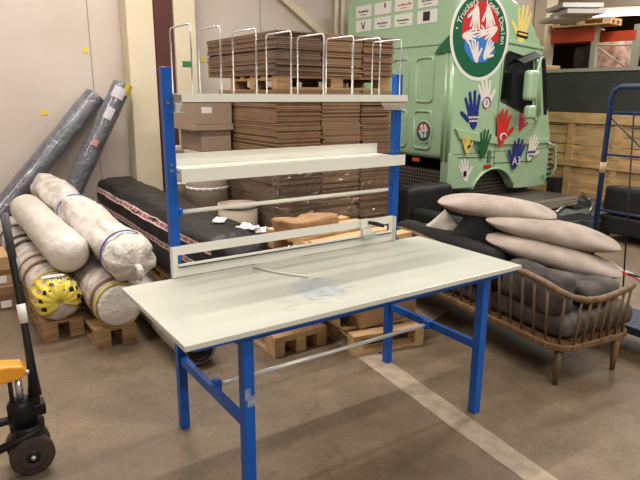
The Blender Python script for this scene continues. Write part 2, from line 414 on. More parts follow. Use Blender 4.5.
# under-top frame
obj('top_frame', B(((-.06, -.80, H-.06), (1.52, -.77, H-.024)), ((-.06, -.10, H-.06), (1.52, -.07, H-.024)),
                   ((-.25, -.83, H-.036), (1.62, -.80, H-.0245)),
                   ((-.015, -.77, H-.06), (.015, -.1, H-.024)), ((L-.015, -.77, H-.06), (L+.015, -.1, H-.024))), BLUE, tb)
# lower roll rod and brackets
rd = obj('roll_rod', T([(.0, -.382, .411), (L, -.382, .411)], .011, n=14), mat('polished_rod', (232, 232, 226), .3, .4), tb)
for x, s_ in ((.014, 1), (L-.014, -1)):
    obj('rod_bracket', B(((min(x, x+s_*.035), -.405, .385), (max(x, x+s_*.035), -.36, .44))), BLUE, tb, bevel=.004)
# mid rod
obj('roll_rod', T([(.0, 0, 1.188), (L, 0, 1.188)], .011, n=14), SHELF, tb, 'cream painted rod')
for x, s_ in ((.027, 1), (L-.027, -1)):
    obj('rod_bracket', B(((min(x, x+s_*.02), -.018, 1.168), (max(x, x+s_*.02), .018, 1.208))), BLUE, tb, bevel=.004)
# stains and marks on the worktop
STAIN = mat('blue_ink_stain', (160, 172, 184), .4, rgb2=(196, 200, 192), scale=22)
DARKS = mat('dark_smudge', (150, 152, 146), .5, rgb2=(200, 200, 184), scale=30)
def blob(cx, cy, rx, ry, rot, z, seed, n=30):
    bm = bmesh.new(); vs = []
    for k in range(n):
        a = 2*PI*k/n; rr = 1+.3*noise.noise(Vector((math.cos(a)*1.7, math.sin(a)*1.7, seed)))*2
        x, y = rx*rr*math.cos(a), ry*rr*math.sin(a)
        vs.append(bm.verts.new((cx+x*math.cos(rot)-y*math.sin(rot), cy+x*math.sin(rot)+y*math.cos(rot), z)))
    bm.faces.new(vs); return bm
# ---- ink stain: many small dabs, following the smear in the middle of the top
bm = bmesh.new(); rng = random.Random(3)
c0 = fl(322, 289, H)
for k in range(330):
    a = rng.gauss(0, 1); b_ = rng.gauss(0, 1)
    x = c0.x-.0+a*.075+b_*.03; y = c0.y+b_*.085-a*.02
    if -.82 < y < -.06 and math.hypot(a, b_) < 2.1:
        join_bm(bm, blob(x, y, rng.uniform(.004, .03), rng.uniform(.002, .009), rng.uniform(-1.2, -.2), H+.0003+k*2e-6, k, 8))
obj('ink_stain', bm, STAIN, tb, 'pale blue ink smears on the worktop')
bm = bmesh.new()
for (u, v, n_) in ((280, 300, 22), (292, 308, 12), (374, 277, 3), (424, 281, 3), (350, 268, 2), (396, 262, 2)):
    c0 = fl(u, v, H)
    for k in range(n_):
        join_bm(bm, blob(c0.x+rng.gauss(0, .03), c0.y+rng.gauss(0, .025), rng.uniform(.002, .014), rng.uniform(.0015, .004), rng.uniform(-1, 1), H+.0009+k*2e-6, k, 8))
obj('smudge', bm, DARKS, tb, 'grey smudges and scratches on the worktop')
# cutter frame at the rear of the worktop
yc = -.03
XR = 1.415
obj('cutter_rail', B(((-.03, yc-.004, .977), (XR, yc+.008, 1.022)), ((-.03, yc-.004, .864), (XR, yc+.008, .922)),
                     ((-.03, yc-.004, .922), (.0, yc+.008, .977)), ((XR-.022, yc-.004, .922), (XR, yc+.008, .977)),
                     ((-.034, yc-.03, .864), (-.03, yc+.008, 1.022)), ((XR, yc-.03, .864), (XR+.004, yc+.008, 1.022))), SHELF, tb, 'cream cutter frame with a long slot')
sl = obj('slide_bar', B(((0, yc-.02, .922), (XR-.02, yc-.005, .932))), SHELF, tb)
obj('bar_groove', B(((0, yc-.022, .9175), (XR-.02, yc-.0045, .9215))), BLACK, sl, 'dark groove')
cut = obj('cutter_carriage', B(((1.155, yc-.035, .933), (1.225, yc-.005, .972)), ((1.15, yc-.022, .973), (1.215, yc-.0045, 1.03))), SHELF, tb, bevel=.004)
obj('cutter_handle', T([(1.205, yc-.024, 1.008), (1.235, yc-.06, 1.002), (1.262, yc-.10, .994)], [.011, .013, .012], n=12), BLACK, cut, 'black grip')
obj('cutter_base', B(((1.155, yc-.045, .915), (1.25, yc-.005, .935))), mat('carriage_grey', (176, 180, 178), .4), cut)
# middle shelf
def shelf(z, y0, y1, x0, x1, lipf, lipb, nm, lab):
    bm = B(((x0+.04, y0+.002, z-.002), (x1, y1, z+.001)), ((x0, y0, z-lipf), (x1+.02, y0+.002, z+.012)))
    if lipb: box(bm, (x0+.03, y1-.002, z-.002), (x1, y1, z+lipb))
    return obj(nm, bm, SHELF, tb, lab)
shelf(1.402, -.12, .125, .01, 1.40, .05, .065, 'shelf', 'lower cream metal shelf with raised back lip')
bm = B(((.03, -.10, 1.385), (.034, .10, 1.40)), ((L-.05, -.10, 1.385), (L-.046, .10, 1.40)))
obj('shelf_bracket', bm, SHELF, tb)
# top shelf
bm = B(((.03, -.12, 1.72), (1.42, -.116, 1.762)), ((.03, -.116, 1.756), (1.42, .165, 1.76)), ((.03, .165, 1.72), (1.42, .169, 1.76)), ((.03, -.12, 1.72), (1.42, -.1, 1.724)), ((.03, .145, 1.72), (1.42, .165, 1.724)))
ts = obj('shelf', bm, SHELF, tb, 'upper cream metal shelf carrying wire dividers')
for x in (.028, L-.03):
    bm = bmesh.new(); Mx = Matrix(((0, 0, 1, x), (1, 0, 0, 0), (0, 1, 0, 0), (0, 0, 0, 1)))
    prism(bm, ((-.12, 1.72), (.12, 1.72), (.07, 1.675), (-.08, 1.675)), 0, .004, Mx)
    prism(bm, ((-.08, 1.675), (.07, 1.675), (.07, 1.679), (-.08, 1.679)), -.012, .03, Mx)
    obj('shelf_bracket', bm, SHELF, tb)
for x in (.09, .235, .425, .625, .825, 1.02, 1.21, 1.365):
    yf, yb, zt, rr = -.108, .15, 2.07, .018
    pts = [(x, yf, 1.758), (x, yf, zt-rr), (x, yf+.005, zt-.005), (x, yf+rr, zt), (x, yb-rr, zt), (x, yb-.005, zt-.005), (x, yb, zt-rr), (x, yb, 1.758)]
    obj('wire_divider', T(pts, .0042, n=8), CHROME, tb)
# thin clear rod lying on the table
s = obj('plastic_rod', T([fl(253, 267, H+.007), fl(281, 273, H+.007), fl(309, 276.5, H+.007)], .0065, n=8), mat('frosted_plastic', (222, 218, 204), .3), origin=fl(252, 267.5, H))
tag(s, 'thin frosted plastic rod lying on the pale worktop', 'rod')

# ================================================================ PALLETS
def pallet(root, o, az, length, width, m, boards=5, h=.144, nj=3, bl=.14):
    """o = corner at floor level, az = direction of length (radians)"""
    M = Matrix.Translation(o) @ Matrix.Rotation(az, 4, 'Z')
    th = .022; bw = .1 if width > .5 else .08; s = h/.144
    for k in range(3):
        y = k*(width-bw)/2
        obj('bottom_board', B(((0, y, 0), (length, y+bw, th)), M=M), m, root)
        for j in range(nj):
            x = j*(length-bl)/(nj-1)
            obj('block', B(((x, y, th), (x+bl, y+bw, h-2*th)), M=M), m, root)
    for j in range(nj):
        x = j*(length-bl)/(nj-1)
        obj('stringer_board', B(((x, 0, h-2*th), (x+bl, width, h-th)), M=M), m, root)
    n = boards
    for k in range(n):
        y = k*(width-bw)/(n-1)
        obj('top_board', B(((0, y, h-th), (length, y+bw, h)), M=M), m, root)
def two_way(root, o, az, length, width, m):
    """small rug pallet seen from its end: two runners and cross boards"""
    M = Matrix.Translation(o) @ Matrix.Rotation(az, 4, 'Z')
    for y in (0, width-.1):
        for j in range(5):
            x = j*(length-.12)/4
            obj('block', B(((x, y, .02), (x+.12, y+.1, .1)), M=M), m, root)
        obj('bottom_board', B(((0, y, 0), (length, y+.1, .02)), M=M), m, root)
        obj('top_board', B(((0, y, .1), (length, y+.1, .122)), M=M), m, root)
    for j in range(6):
        x = j*(length-.1)/5
        obj('stringer_board', B(((x, 0, .122), (x+.1, width, .144)), M=M), m, root)

# ================================================================ LEFT: WHITE ROLLS
y0 = 1.26
az = math.radians(88)
p = thing('pallet', 'narrow wooden pallet under the yellow-taped roll, nearer the boxes', 'pallet', (-.28, 1.64, 0), group='pallets under the rolls')
two_way(p, V(-.15, 1.62, 0), math.radians(90), 2.6, .28, WOOD)
p = thing('pallet', 'narrow wooden pallet under the yellow-rimmed roll, nearer the table', 'pallet', (0, 1.28, 0), group='pallets under the rolls')
two_way(p, V(.135, 1.27, 0), math.radians(90), 2.9, .28, WOOD)

def rug(name, label, p0, p1, r, m, seed, amp=.014, r0=.1, r1=.05, gather=.0, group='wrapped white rolls'):
    p0, p1 = Vector(p0), Vector(p1)
    t = thing(name, label, 'roll', (p0.x, p0.y, 0), group=group)
    obj('wrapping', roll_mesh(p0, p1, r, amp, seed, r0, r1, gather=gather), m, t)
    return t
# A bottom left
A0, A1 = V(-.305, 1.55, .305), V(-.305, 4.3, .305)
t = rug('rug_roll', 'film-wrapped beige roll with yellow tape netting on its end, left pallet', A0, A1, .156, WRAPF, 1, .01, .08)
obj('yellow_tape', band(bmesh.new(), A0, A1, .25, .28, .163, tilt=.01), YEL, t, 'yellow tape band')
dA, sA, uA = frame(A1-A0)
bm = bmesh.new(); rings = []
for (rr_, tt_) in ((.012, -.012), (.05, -.02), (.09, -.012), (.13, .008), (.148, .035), (.157, .075), (.163, .15), (.164, .21)):
    rings.append([bm.verts.new(A0+dA*(tt_+(.03*math.sin(3*a_) if tt_ > .2 else 0))+(sA*math.cos(a_)+uA*math.sin(a_))*(rr_+.008*math.sin(a_*14)*(1 if .04 < rr_ < .17 else 0))) for a_ in [math.radians(-25+250*k/44) for k in range(45)]])
for a_, b_ in zip(rings, rings[1:]):
    for k in range(44): f = bm.faces.new((a_[k], a_[k+1], b_[k+1], b_[k])); f.smooth = True
o = obj('yellow_tape', bm, TAPEPR, t, 'yellow tape with black print gathered over the roll end'); o.modifiers.new('th', 'SOLIDIFY').thickness = .003
for q0, q1, tl, mm, nm, lb in ((.55, .6, .02, TAPEBR, 'brown_tape', 'brown tape'), (.8, .83, 0, TAPEBR, 'brown_tape', 'brown tape'), (1.35, 1.43, 0, DKST, 'dark_strap', 'dark brown strap'), (1.6, 1.68, 0, DKST, 'dark_strap', 'dark brown strap'), (2.1, 2.14, 0, DKST, 'dark_strap', 'dark brown strap')):
    obj(nm, band(bmesh.new(), A0, A1, q0, q1, .163, tilt=tl), mm, t, lb)
bm = bmesh.new(); M_ = Matrix.Translation(A0+dA*.12+uA*.164); box(bm, (-.09, -.03, 0), (.06, .03, .004), M_)
obj('paper_label', bm, WHITEP, t)
# D bottom right
D0, D1 = V(.02, 1.22, .31), V(.02, 4.35, .31)
t = rug('rug_roll', 'film-wrapped beige roll with white end and yellow rim, right pallet', D0, D1, .162, WRAPF, 2, .008, .05)
bm = bmesh.new(); band(bm, D0, D1, .02, .05, .160); obj('yellow_tape', bm, YEL, t, 'yellow tape rim')
bm = bmesh.new(); band(bm, D0, D1, .1, .15, .167, tilt=.01); obj('brown_tape', bm, TAPEBR, t, 'brown tape')
bm = bmesh.new(); lathe(bm, ((.148, .005), (.15, -.008), (.12, -.02), (.04, -.026), (.001, -.02)), D0+V(0, .012, 0), 28, 'Y'); obj('end_sheet', bm, WRAPW, t, 'white sheet over the roll end')
bm = bmesh.new(); band(bm, D0, D1, .9, .95, .168); obj('brown_tape', bm, TAPEBR, t, 'brown tape')
# B top left
t = rug('rug_roll', 'smooth white wrapped roll on top of the stack, without straps', (-.18, 1.66, .605), (-.18, 3.85, .61), .15, mat('white_foam_wrap', (218, 210, 202), .32, rgb2=(200, 190, 178), scale=5, bump=.7, bscale=18), 3, .008, .12, .1)
# C top right, large with blue straps
C0, C1 = V(.135, 1.12, .62), V(.125, 4.5, .73)
t = rug('rug_roll', 'large crumpled white roll with blue straps lying over the others', C0, C1, .164, WRAPW, 4, .036, .13, .12, gather=.05)
obj('blue_strap', band(bmesh.new(), C0, C1, .27, .295, .176), TAPEB, t, 'blue strap'); obj('blue_strap', band(bmesh.new(), C0, C1, 1.75, 1.775, .176, tilt=.03), TAPEB, t, 'blue strap')
dC, sC, uC = frame(C1-C0)
bm = bmesh.new(); tube(bm, [C0+dC*.04, C0-dC*.03-uC*.01, C0-dC*.06-uC*.05, C0-dC*.05-uC*.1], [.03, .022, .03, .012], n=8, flat=.6)
obj('knot', bm, WRAPW, t, 'twisted tied wrap end')
bm = bmesh.new(); M_ = Matrix.Translation(C0+dC*1.75+sC*.10+uC*.10)@Matrix.Rotation(.5, 4, 'Y')
join_bm(bm, pillow_mesh(.09, .09, .03, M_, 2, .03, 12)); obj('loose_flap', bm, WRAPW, t, 'loose corner of the wrap')

# leaning grey rolls
def leaning(label, p0, p1, r, seed):
    p0, p1 = Vector(p0), Vector(p1)
    t = thing('vinyl_roll', label, 'roll', (p0.x, p0.y, 0), group='grey rolls leaning on the wall')
    obj('wrapping', roll_mesh(p0, p1, r, .008, seed, .02, .03, rings=60), GREYF, t); return t
l1a, l1b = V(-.56, 4.72, .16), V(.90, 4.97, 1.74)
t = leaning('film-wrapped grey roll leaning low against the wall, without labels', l1a, l1b, .13, 8)
l2a, l2b = V(.20, 4.7, .14), V(1.17, 4.72, 1.88)
t = leaning('film-wrapped grey roll with paper labels and yellow tip, beside the column', l2a, l2b, .115, 9)
dl, sl_, ul = frame(l2b-l2a)
nrm = (CAM-l2b); nrm = (nrm-dl*nrm.dot(dl)).normalized(); sd = dl.cross(nrm)
def patch(t, nm, p0, d, nrm, r, a, b, w, m, lab):
    """label bent around a roll"""
    bm = bmesh.new(); sd = d.cross(nrm); rows = []
    for i in range(2):
        rows.append([bm.verts.new(p0+d*(a if i == 0 else b)+(nrm*math.cos(q)+sd*math.sin(q))*r) for q in [(-w/2+w*k/6)/r for k in range(7)]])
    for k in range(6): bm.faces.new((rows[0][k], rows[0][k+1], rows[1][k+1], rows[1][k]))
    o = obj(nm, bm, m, t, lab); md = o.modifiers.new('th', 'SOLIDIFY'); md.thickness = .003; return o
Ln = (l2b-l2a).length
patch(t, 'paper_label', l2a, dl, nrm, .124, Ln-.22, Ln-.08, .15, LABEL, 'white paper label')
patch(t, 'paper_label', l2a, dl, nrm, .124, Ln-.50, Ln-.35, .10, LABEL, 'small printed label')
patch(t, 'paper_label', l2a, dl, nrm, .124, Ln-.86, Ln-.78, .07, mat('pink_label', (196, 130, 128), .6), 'pink label')
patch(t, 'yellow_tape', l2a, dl, (nrm+sd*.9).normalized(), .121, Ln-.14, Ln-.0, .10, YEL, 'yellow tape on the tip')

# ---------------------------------------------------------------- black bundle on pallet
t = thing('pallet', 'long low wooden pallet under the black-wrapped bundle', 'pallet', (1.0, 3.3, 0))
bm = bmesh.new()
two_way(t, V(1.14, 1.55, 0), math.radians(87.5), 3.3, .44, WOOD)
bu = thing('wrapped_bundle', 'long black-wrapped bundle with pink printed ribbons beside the white rolls', 'bundle', (.95, 3.3, .144))
def bundle_mesh():
    bm = bmesh.new(); rings = []; n = 40; st = 60
    for i in range(st+1):
        t_ = i/st; y = .98+3.87*t_; cx = .93+.05*t_; hw = .26; zb, zt = .15, .735+.01*t_
        e = min(1, min(t_, 1-t_)*22)**.5; e = max(.3, e)
        ring = []
        for k in range(n):
            a = 2*PI*k/n; c_, s_ = math.cos(a), math.sin(a)
            x = math.copysign(abs(c_)**.5, c_)*hw*e; z = math.copysign(abs(s_)**.55, s_)*(zt-zb)/2*e
            nn = noise.noise(Vector((c_*2, y*1.6, s_*2)))*.045+noise.noise(Vector((c_*5, y*6, s_*5)))*.028
            if s_ < -.3: nn *= .2
            ring.append(bm.verts.new((cx+x*(1+nn*2), y, (zb+zt)/2+z*(1+nn*1.5))))
        rings.append(ring)
    for a, b in zip(rings, rings[1:]):
        for k in range(n): f = bm.faces.new((a[k], a[(k+1) % n], b[(k+1) % n], b[k])); f.smooth = True
    bm.faces.new(rings[0][::-1]); bm.faces.new(rings[-1]); return bm
obj('wrapping', bundle_mesh(), BLKW, bu)
from mathutils.bvhtree import BVHTree
_b = bundle_mesh(); BV = BVHTree.FromBMesh(_b); _b.free()
def on_bundle(y, z, side=-1):
    h = BV.ray_cast(V(.2 if side < 0 else 2, y, z), V(-side, 0, 0)); return h[0]
def ribbon(z0, z1, ya, yb, up=False):
    bm = bmesh.new(); prev = None; n = 90; uvl = bm.loops.layers.uv.new('UVMap')
    for i in range(n+1):
        y = ya+(yb-ya)*i/n; z = z0+(z1-z0)*i/n
        a = on_bundle(y, z-.027); b = on_bundle(y, z+.027)
        if a is None or b is None: prev = None; continue
        a = a+V(-.006, 0, 0); b = b+V(-.006, 0, .0)
        cur = (bm.verts.new(a), bm.verts.new(b))
        if prev:
            f = bm.faces.new((prev[0], cur[0], cur[1], prev[1]))
            for lp, q in zip(f.loops, ((yp, 0), (y, 0), (y, 1), (yp, 1))): lp[uvl].uv = q
        prev = cur; yp = y
    obj('ribbon', bm, RIBM, bu, 'pale pink ribbon with dark pink print')
ribbon(.625, .62, 1.15, 4.75); ribbon(.455, .45, 1.15, 4.75)
for (yy, xx, s_) in ((1.6, .97, 1), (1.25, 1.05, 2), (1.2, 1.14, 3)):
    h = BV.ray_cast(V(xx, yy, 2), V(0, 0, -1))[0]
    if h: obj('torn_lining', pillow_mesh(.09, .05, .03, Matrix.Translation(h+V(0, 0, .012))@Matrix.Rotation(s_, 4, 'Z'), s_, .03, 10), WHITEP, bu, 'white lining showing through a tear')

# roll beside the bundle, reaching under the table
E0, E1 = V(.355, .62, .135), V(.44, 4.2, .135)
t = thing('plastic_wrapped_roll', 'pale plastic-wrapped roll on the floor running under the table corner', 'roll', (.33, .6, 0))
obj('wrapping', roll_mesh(E0, E1, .13, .01, 12, .02, .03), mat('milky_film', (186, 178, 172), .28, rgb2=(150, 146, 146), scale=8, bump=.7, bscale=12, coat=.3), t)
bm = lathe(bmesh.new(), ((.088, .02), (.088, -.012), (.07, -.014), (.07, -.004), (.03, -.004), (.03, -.016), (.006, -.016)), E0+V(0, -.008, 0), 28, 'Y')
obj('end_plug', bm, BLACK, t, 'black plastic end plug')

# boxes far left
for (lo, hi, lab, m) in (((-.98, 2.5, 0), (-.49, 2.95, .2), 'brown carton on the floor, bottom of the pair behind the truck handle', CARD), ((-1.0, 2.55, .2), (-.50, 2.95, .44), 'brown carton topmost of the pair behind the truck handle', CARDL)):
    t = thing('cardboard_box', lab, 'box', ((lo[0]+hi[0])/2, (lo[1]+hi[1])/2, lo[2]), group='cartons at far left')
    obj('carton', B((lo, hi)), m, t, bevel=.005)
    obj('tape', B(((lo[0], lo[1]-.002, lo[2]+.09), (hi[0]+.002, lo[1]-.0005, lo[2]+.13))), TAPEBR, t, 'brown tape')
    obj('paper_label', B(((hi[0]-.12, lo[1]-.003, lo[2]+.02), (hi[0]-.04, lo[1]-.001, lo[2]+.08))), WHITEP, t)

# ================================================================ PALLET TRUCK (far left)
pj = thing('pallet_truck', 'yellow and black hand pallet truck with upright black handle', 'pallet truck', (-.80, .05, 0))
wc = V(-.785, -.01, .098)
def wheel(c, r, w, axis, nm='wheel', par=pj):
    o = obj(nm, lathe(bmesh.new(), ((r*.55, -w/2), (r*.92, -w/2), (r, -w/2+.008), (r, w/2-.008), (r*.92, w/2), (r*.55, w/2)), c, 40, axis), RUBBER, par, 'worn dark tyre')
    obj('rim', lathe(bmesh.new(), ((.012, -w/2-.003), (.03, -w/2-.003), (.034, -w/2+.008), (r*.5, -w/2+.012), (r*.62, -w/2-.002), (r*.62, w/2), (.01, w/2)), c, 32, axis), BLKMET, o)
    obj('axle_cap', lathe(bmesh.new(), ((.002, -w/2-.014), (.010, -w/2-.012), (.012, -w/2), (.012, w/2)), c, 12, axis), CHROME, o); return o
wheel(wc, .098, .05, 'Y'); wheel(wc+V(.0, .13, 0), .098, .05, 'Y')
obj('axle', T([wc+V(0, -.03, 0), wc+V(0, .16, 0)], .014), BLKMET, pj)
hub = obj('steering_yoke', lathe(bmesh.new(), ((.06, 0), (.06, .04), (.075, .05), (.075, .09)), (-.785, .055, .15), 24), BLKMET, pj)
obj('pump', lathe(bmesh.new(), ((.062, 0), (.062, .10), (.05, .12), (.03, .13)), (-.80, .055, .24), 24), BLKMET, pj, 'black hydraulic pump')
obj('piston', T([(-.80, .055, .36), (-.80, .055, .47)], .016), CHROME, pj, 'chrome lift piston')
obj('piston', T([(-.835, .055, .30), (-.835, .055, .47)], .01), BLKMET, pj)
obj('pump_arm', B(((-.99, .03, .26), (-.80, .075, .285))), BLKMET, pj, bevel=.005)
obj('fork_linkage', T([(-1.02, .0, .14), (-.80, -.01, .20), (-.74, -.01, .215)], [.02, .02, .016], n=8), BLKMET, pj)
bm = bmesh.new(); Mx = Matrix.Translation((0, .055, 0)) @ Matrix.Rotation(PI/2, 4, 'X')
prism(bm, ((-1.25, .46), (-.80, .48), (-.765, .50), (-.76, .52), (-.78, .545), (-.85, .56), (-1.25, .55)), -.05, .05, Mx)
obj('lift_frame', bm, ORANGEY, pj, 'yellow painted lift frame', bevel=.01)
obj('frame_bolt', T([(-.77, .0, .515), (-.755, .0, .515)], .01), CHROME, pj)
obj('handle_bracket', B(((-.77, .02, .27), (-.70, .10, .33)), ((-.765, .025, .33), (-.72, .085, .40))), BLKMET, pj, bevel=.008)
hp = [V(-.738, .042, .37), V(-.737, .055, .494), V(-.738, .10, .66), V(-.747, .19, 1.0)]
hd = obj('handle', T([hp[0], hp[1], hp[2], hp[3], V(-.752, .235, 1.20)], [.03, .02, .016, .016, .014], n=12), BLACK, pj, 'black steering handle')
obj('grip', T([V(-.7455, .192, 1.01), V(-.753, .236, 1.22)], .019, n=12), mat('grey_grip', (70, 68, 70), .5), hd, 'grey plastic grip')
dd = (hp[3]-hp[2]).normalized(); c = hp[2]+dd*.10
obj('handle_label', T([c-dd*.045, c+dd*.045], .0195, n=14), WHITEP, hd, 'white label wrapped round the handle')

for o_ in bpy.data.objects:
    if o_ is pj: o_.location = o_.location+V(.042, .03, 0)
# ================================================================ BACK: FIBRE DRUMS, CARTON, STACK
def drum(c, r, z0, z1, lab, lid=True, tape=True, name='fibre_drum'):
    t = thing(name, lab, 'drum', (c[0], c[1], z0))
    h = z1-z0
    prof = ((r, 0), (r, h), (r-.012, h)) if lid else ((r, 0), (r, h), (r-.012, h), (r-.014, .02))
    obj('drum_wall', lathe(bmesh.new(), prof, (c[0], c[1], z0), 40), FIBRE, t)
    if lid: obj('lid', lathe(bmesh.new(), ((r+.006, h-.05), (r+.008, h), (r, h+.008)), (c[0], c[1], z0), 40), FIBRE, t)
    else:
        obj('rim', lathe(bmesh.new(), ((r-.014, h-.004), (r+.006, h-.03), (r+.008, h+.002), (r-.013, h+.006), (r-.014, h-.004)), (c[0], c[1], z0), 40, cap=False), FIBRE, t)
    if tape:
        bm = bmesh.new(); band(bm, V(c[0], c[1], z0), V(c[0], c[1], z1), h*.38, h*.38+.035, r+.001); o = obj('printed_tape', bm, WHITEP, t, 'white printed tape')
        bm = bmesh.new(); n = 60
        for k in range(n):
            if k % 3: 
                a0, a1 = 2*PI*k/n, 2*PI*(k+.7)/n; z = z0+h*.38+.012; rr = r+.0065
                bm.faces.new([bm.verts.new((c[0]+rr*math.cos(a), c[1]+rr*math.sin(a), zz)) for a, zz in ((a0, z), (a1, z), (a1, z+.012), (a0, z+.012))])
        obj('print', bm, CARDD, o, 'dark printing')
drum((1.51, 3.08), .22, .52, 1.18, 'tall grey fibreboard drum below the large carton, front one')
drum((1.47, 3.53), .19, .52, 1.18, 'grey fibreboard drum behind the left blue upright')
drum((1.50, 2.33), .19, .30, .72, 'open grey fibreboard drum in front of the cardboard stack', lid=False, tape=False)
t = thing('pallet', 'wooden pallet raised on cartons under the fibreboard drums', 'pallet', (1.5, 2.95, 0))
pallet(t, V(1.12, 2.82, .376), 0, .64, .92, WOOD)
for k, (lo, hi) in enumerate((((1.36, 2.86, 0), (1.70, 3.6, .37)),)):
    s = obj('cardboard_box', B((lo, hi)), CARDG, origin=((lo[0]+hi[0])/2, 3.0, 0), bevel=.006); tag(s, 'wide grey-brown carton on the floor under the drums', 'box')
s = obj('cardboard_box', B(((1.33, 2.14, 0), (1.67, 2.52, .295))), CARDG, origin=(1.5, 2.33, 0), bevel=.006); tag(s, 'small carton on the floor under the open drum', 'box')
# cartons on the drums
t = thing('cardboard_box', 'large brown carton with white label on top of the drums', 'box', (1.6, 2.8, 1.19), group='cartons on the drums')
obj('carton', B(((1.28, 2.8, 1.46), (1.69, 3.42, 1.76))), CARDG, t, bevel=.004)
obj('paper_label', B(((1.36, 2.797, 1.57), (1.47, 2.7995, 1.63))), WHITEP, t)
t = thing('cardboard_box', 'brown carton between drum and labelled carton, dark gap beside it', 'box', (1.7, 2.85, 1.19), group='cartons on the drums')
obj('carton', B(((1.36, 2.82, 1.192), (1.68, 3.4, 1.40))), CARDG, t, bevel=.004)
obj('flap', B(((1.27, 2.79, 1.40), (1.70, 3.43, 1.458))), CARDG, t, 'overlapping carton rim', bevel=.004)

# cardboard stack
sx0, sy0 = 1.715, 1.93
t = thing('pallet', 'wooden pallet under the tall stack of flattened cartons', 'pallet', (2.4, 2.4, 0), group='pallets of the cardboard stack')
pallet(t, V(sx0, sy0, 0), 0, 1.4, .95, WOOD)
def bundle(x0, x1, y0, y1, z0, z1, m, lab, group, seed, sag=0.):
    rng = random.Random(seed); n = max(3, int((z1-z0)/.017)); bm = bmesh.new(); dz = (z1-z0)/n
    for k in range(n):
        j = [rng.gauss(0, .009) for _ in range(4)]
        lo = (x0+abs(j[0]), y0+abs(j[1])*1.4, z0+k*dz+.001); hi = (x1-abs(j[2]), y1-abs(j[3]), z0+(k+1)*dz-.002)
        box(bm, lo, hi)
    if sag:
        for v in bm.verts: v.co.z += -sag*((v.co.x-(x0+x1)/2)/(x1-x0)*2)**2*0
    o = obj('carton_bundle', bm, m, origin=((x0+x1)/2, (y0+y1)/2, z0)); tag(o, lab, 'cardboard', group); return o
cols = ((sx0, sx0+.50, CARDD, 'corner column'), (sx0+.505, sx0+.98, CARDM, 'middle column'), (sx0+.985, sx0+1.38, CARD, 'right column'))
tiers = ((.146, .50, 'lowest'), (.502, .84, 'second'), (.842, 1.17, 'third'), (1.172, 1.50, 'fourth'), (1.502, 1.80, 'fifth'))
sd_ = 0
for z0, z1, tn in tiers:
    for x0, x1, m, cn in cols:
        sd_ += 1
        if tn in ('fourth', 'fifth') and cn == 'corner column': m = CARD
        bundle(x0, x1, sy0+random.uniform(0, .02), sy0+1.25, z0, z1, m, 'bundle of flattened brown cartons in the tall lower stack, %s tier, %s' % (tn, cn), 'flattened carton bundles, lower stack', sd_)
t = thing('pallet', 'wooden pallet between the upper and lower stacks of flattened cartons', 'pallet', (2.4, 2.4, 1.802), group='pallets of the cardboard stack')
pallet(t, V(sx0+.02, sy0+.02, 1.802), 0, 1.33, .95, WOOD, h=.125)
for (z0, z1, tn) in ((1.93, 2.12, 'lower tier'), (2.122, 2.31, 'upper tier')):
    for x0, x1, m, cn in cols:
        sd_ += 1
        bundle(x0-.0, x1-.0, sy0, sy0+1.5, z0, z1, m, 'bundle of flattened cartons in the load above the pallet, %s, %s' % (tn, cn), 'flattened carton bundles, upper load', sd_)
bm = bmesh.new()
e = .012
NX, NZ = 30, 20
x0, x1, y0_, y1_ = sx0-e, sx0+1.38+e, sy0-e-.004, sy0+.95
path = [V(x0, y1_, 0), V(x0, y0_, 0), V(x1, y0_, 0), V(x1, y1_, 0)]
rows = []
for i in range(NZ+1):
    z = .15+(1.15-.15)*i/NZ; row = []
    for a, b in zip(path, path[1:]):
        for k in range(12): 
            p_ = a.lerp(b, k/12); row.append(bm.verts.new((p_.x, p_.y-.004*abs(noise.noise(Vector((p_.x*8, z*8, p_.y*4)))), z)))
    row.append(bm.verts.new((path[-1].x, path[-1].y, z))); rows.append(row)
for a, b in zip(rows, rows[1:]):
    for k in range(len(a)-1): f = bm.faces.new((a[k], a[k+1], b[k+1], b[k])); f.smooth = True
s = obj('stretch_film', bm, FILM, origin=(2.5, 2.4, .15)); tag(s, 'clear shiny stretch film wrapped round the lower cardboard stack', 'plastic film')

# ================================================================ UNDER / BEHIND THE TABLE
t = thing('pallet', 'new wooden pallet on the floor under the table, left one', 'pallet', (1.1, .9, 0), group='pallets under the table')
pallet(t, V(1.265, .47, 0), math.radians(90), 1.04, .43, WOOD2)
t = thing('pallet', 'new wooden pallet on the floor behind the right rear leg', 'pallet', (1.6, .5, 0), group='pallets under the table')
M_ = math.radians(-12)
pallet(t, V(1.30, .19, 0), M_, .56, .8, WOOD2, nj=2, bl=.07)
s = obj('cardboard_box', B(((1.42, .27, .146), (1.95, .88, .60)), M=None), CARDL, origin=(1.7, .6, .146), bevel=.006)
tag(s, 'large brown carton on the pallet behind the right rear leg', 'box')
t = thing('pallet', 'light wooden pallet on top of the large carton behind the table', 'pallet', (2.0, .75, .602))
pallet(t, V(1.24, .36, .602), math.radians(6), .80, .80, WOOD2)
s = obj('cardboard_box', B(((.89, .60, .146), (1.26, .96, .59))), CARDD, origin=(1.08, .78, .146), bevel=.006)
tag(s, 'dark brown carton on the left pallet under the table', 'box')
# torn kraft sheets on top
bm = soft_box((0, 0, 0), (.40, .24, .09), .02, Matrix.Translation((1.20, .74, .765)) @ Matrix.Rotation(.25, 4, 'Z'), 3, .07)
s = obj('kraft_bag', bm, mat('kraft_paper', (178, 138, 98), .8, var=.2, scale=12, bump=.8), origin=(1.4, .9, .76)); tag(s, 'crumpled brown kraft paper bag on the wood behind the cutter rail', 'bag')
s = obj('cardboard_sheet', B(((.86, .56, .592), (1.30, .965, .61))), FIBRE, origin=(1.08, .76, .592)); tag(s, 'grey cardboard sheet behind the cutter rail beside the kraft bag', 'cardboard')
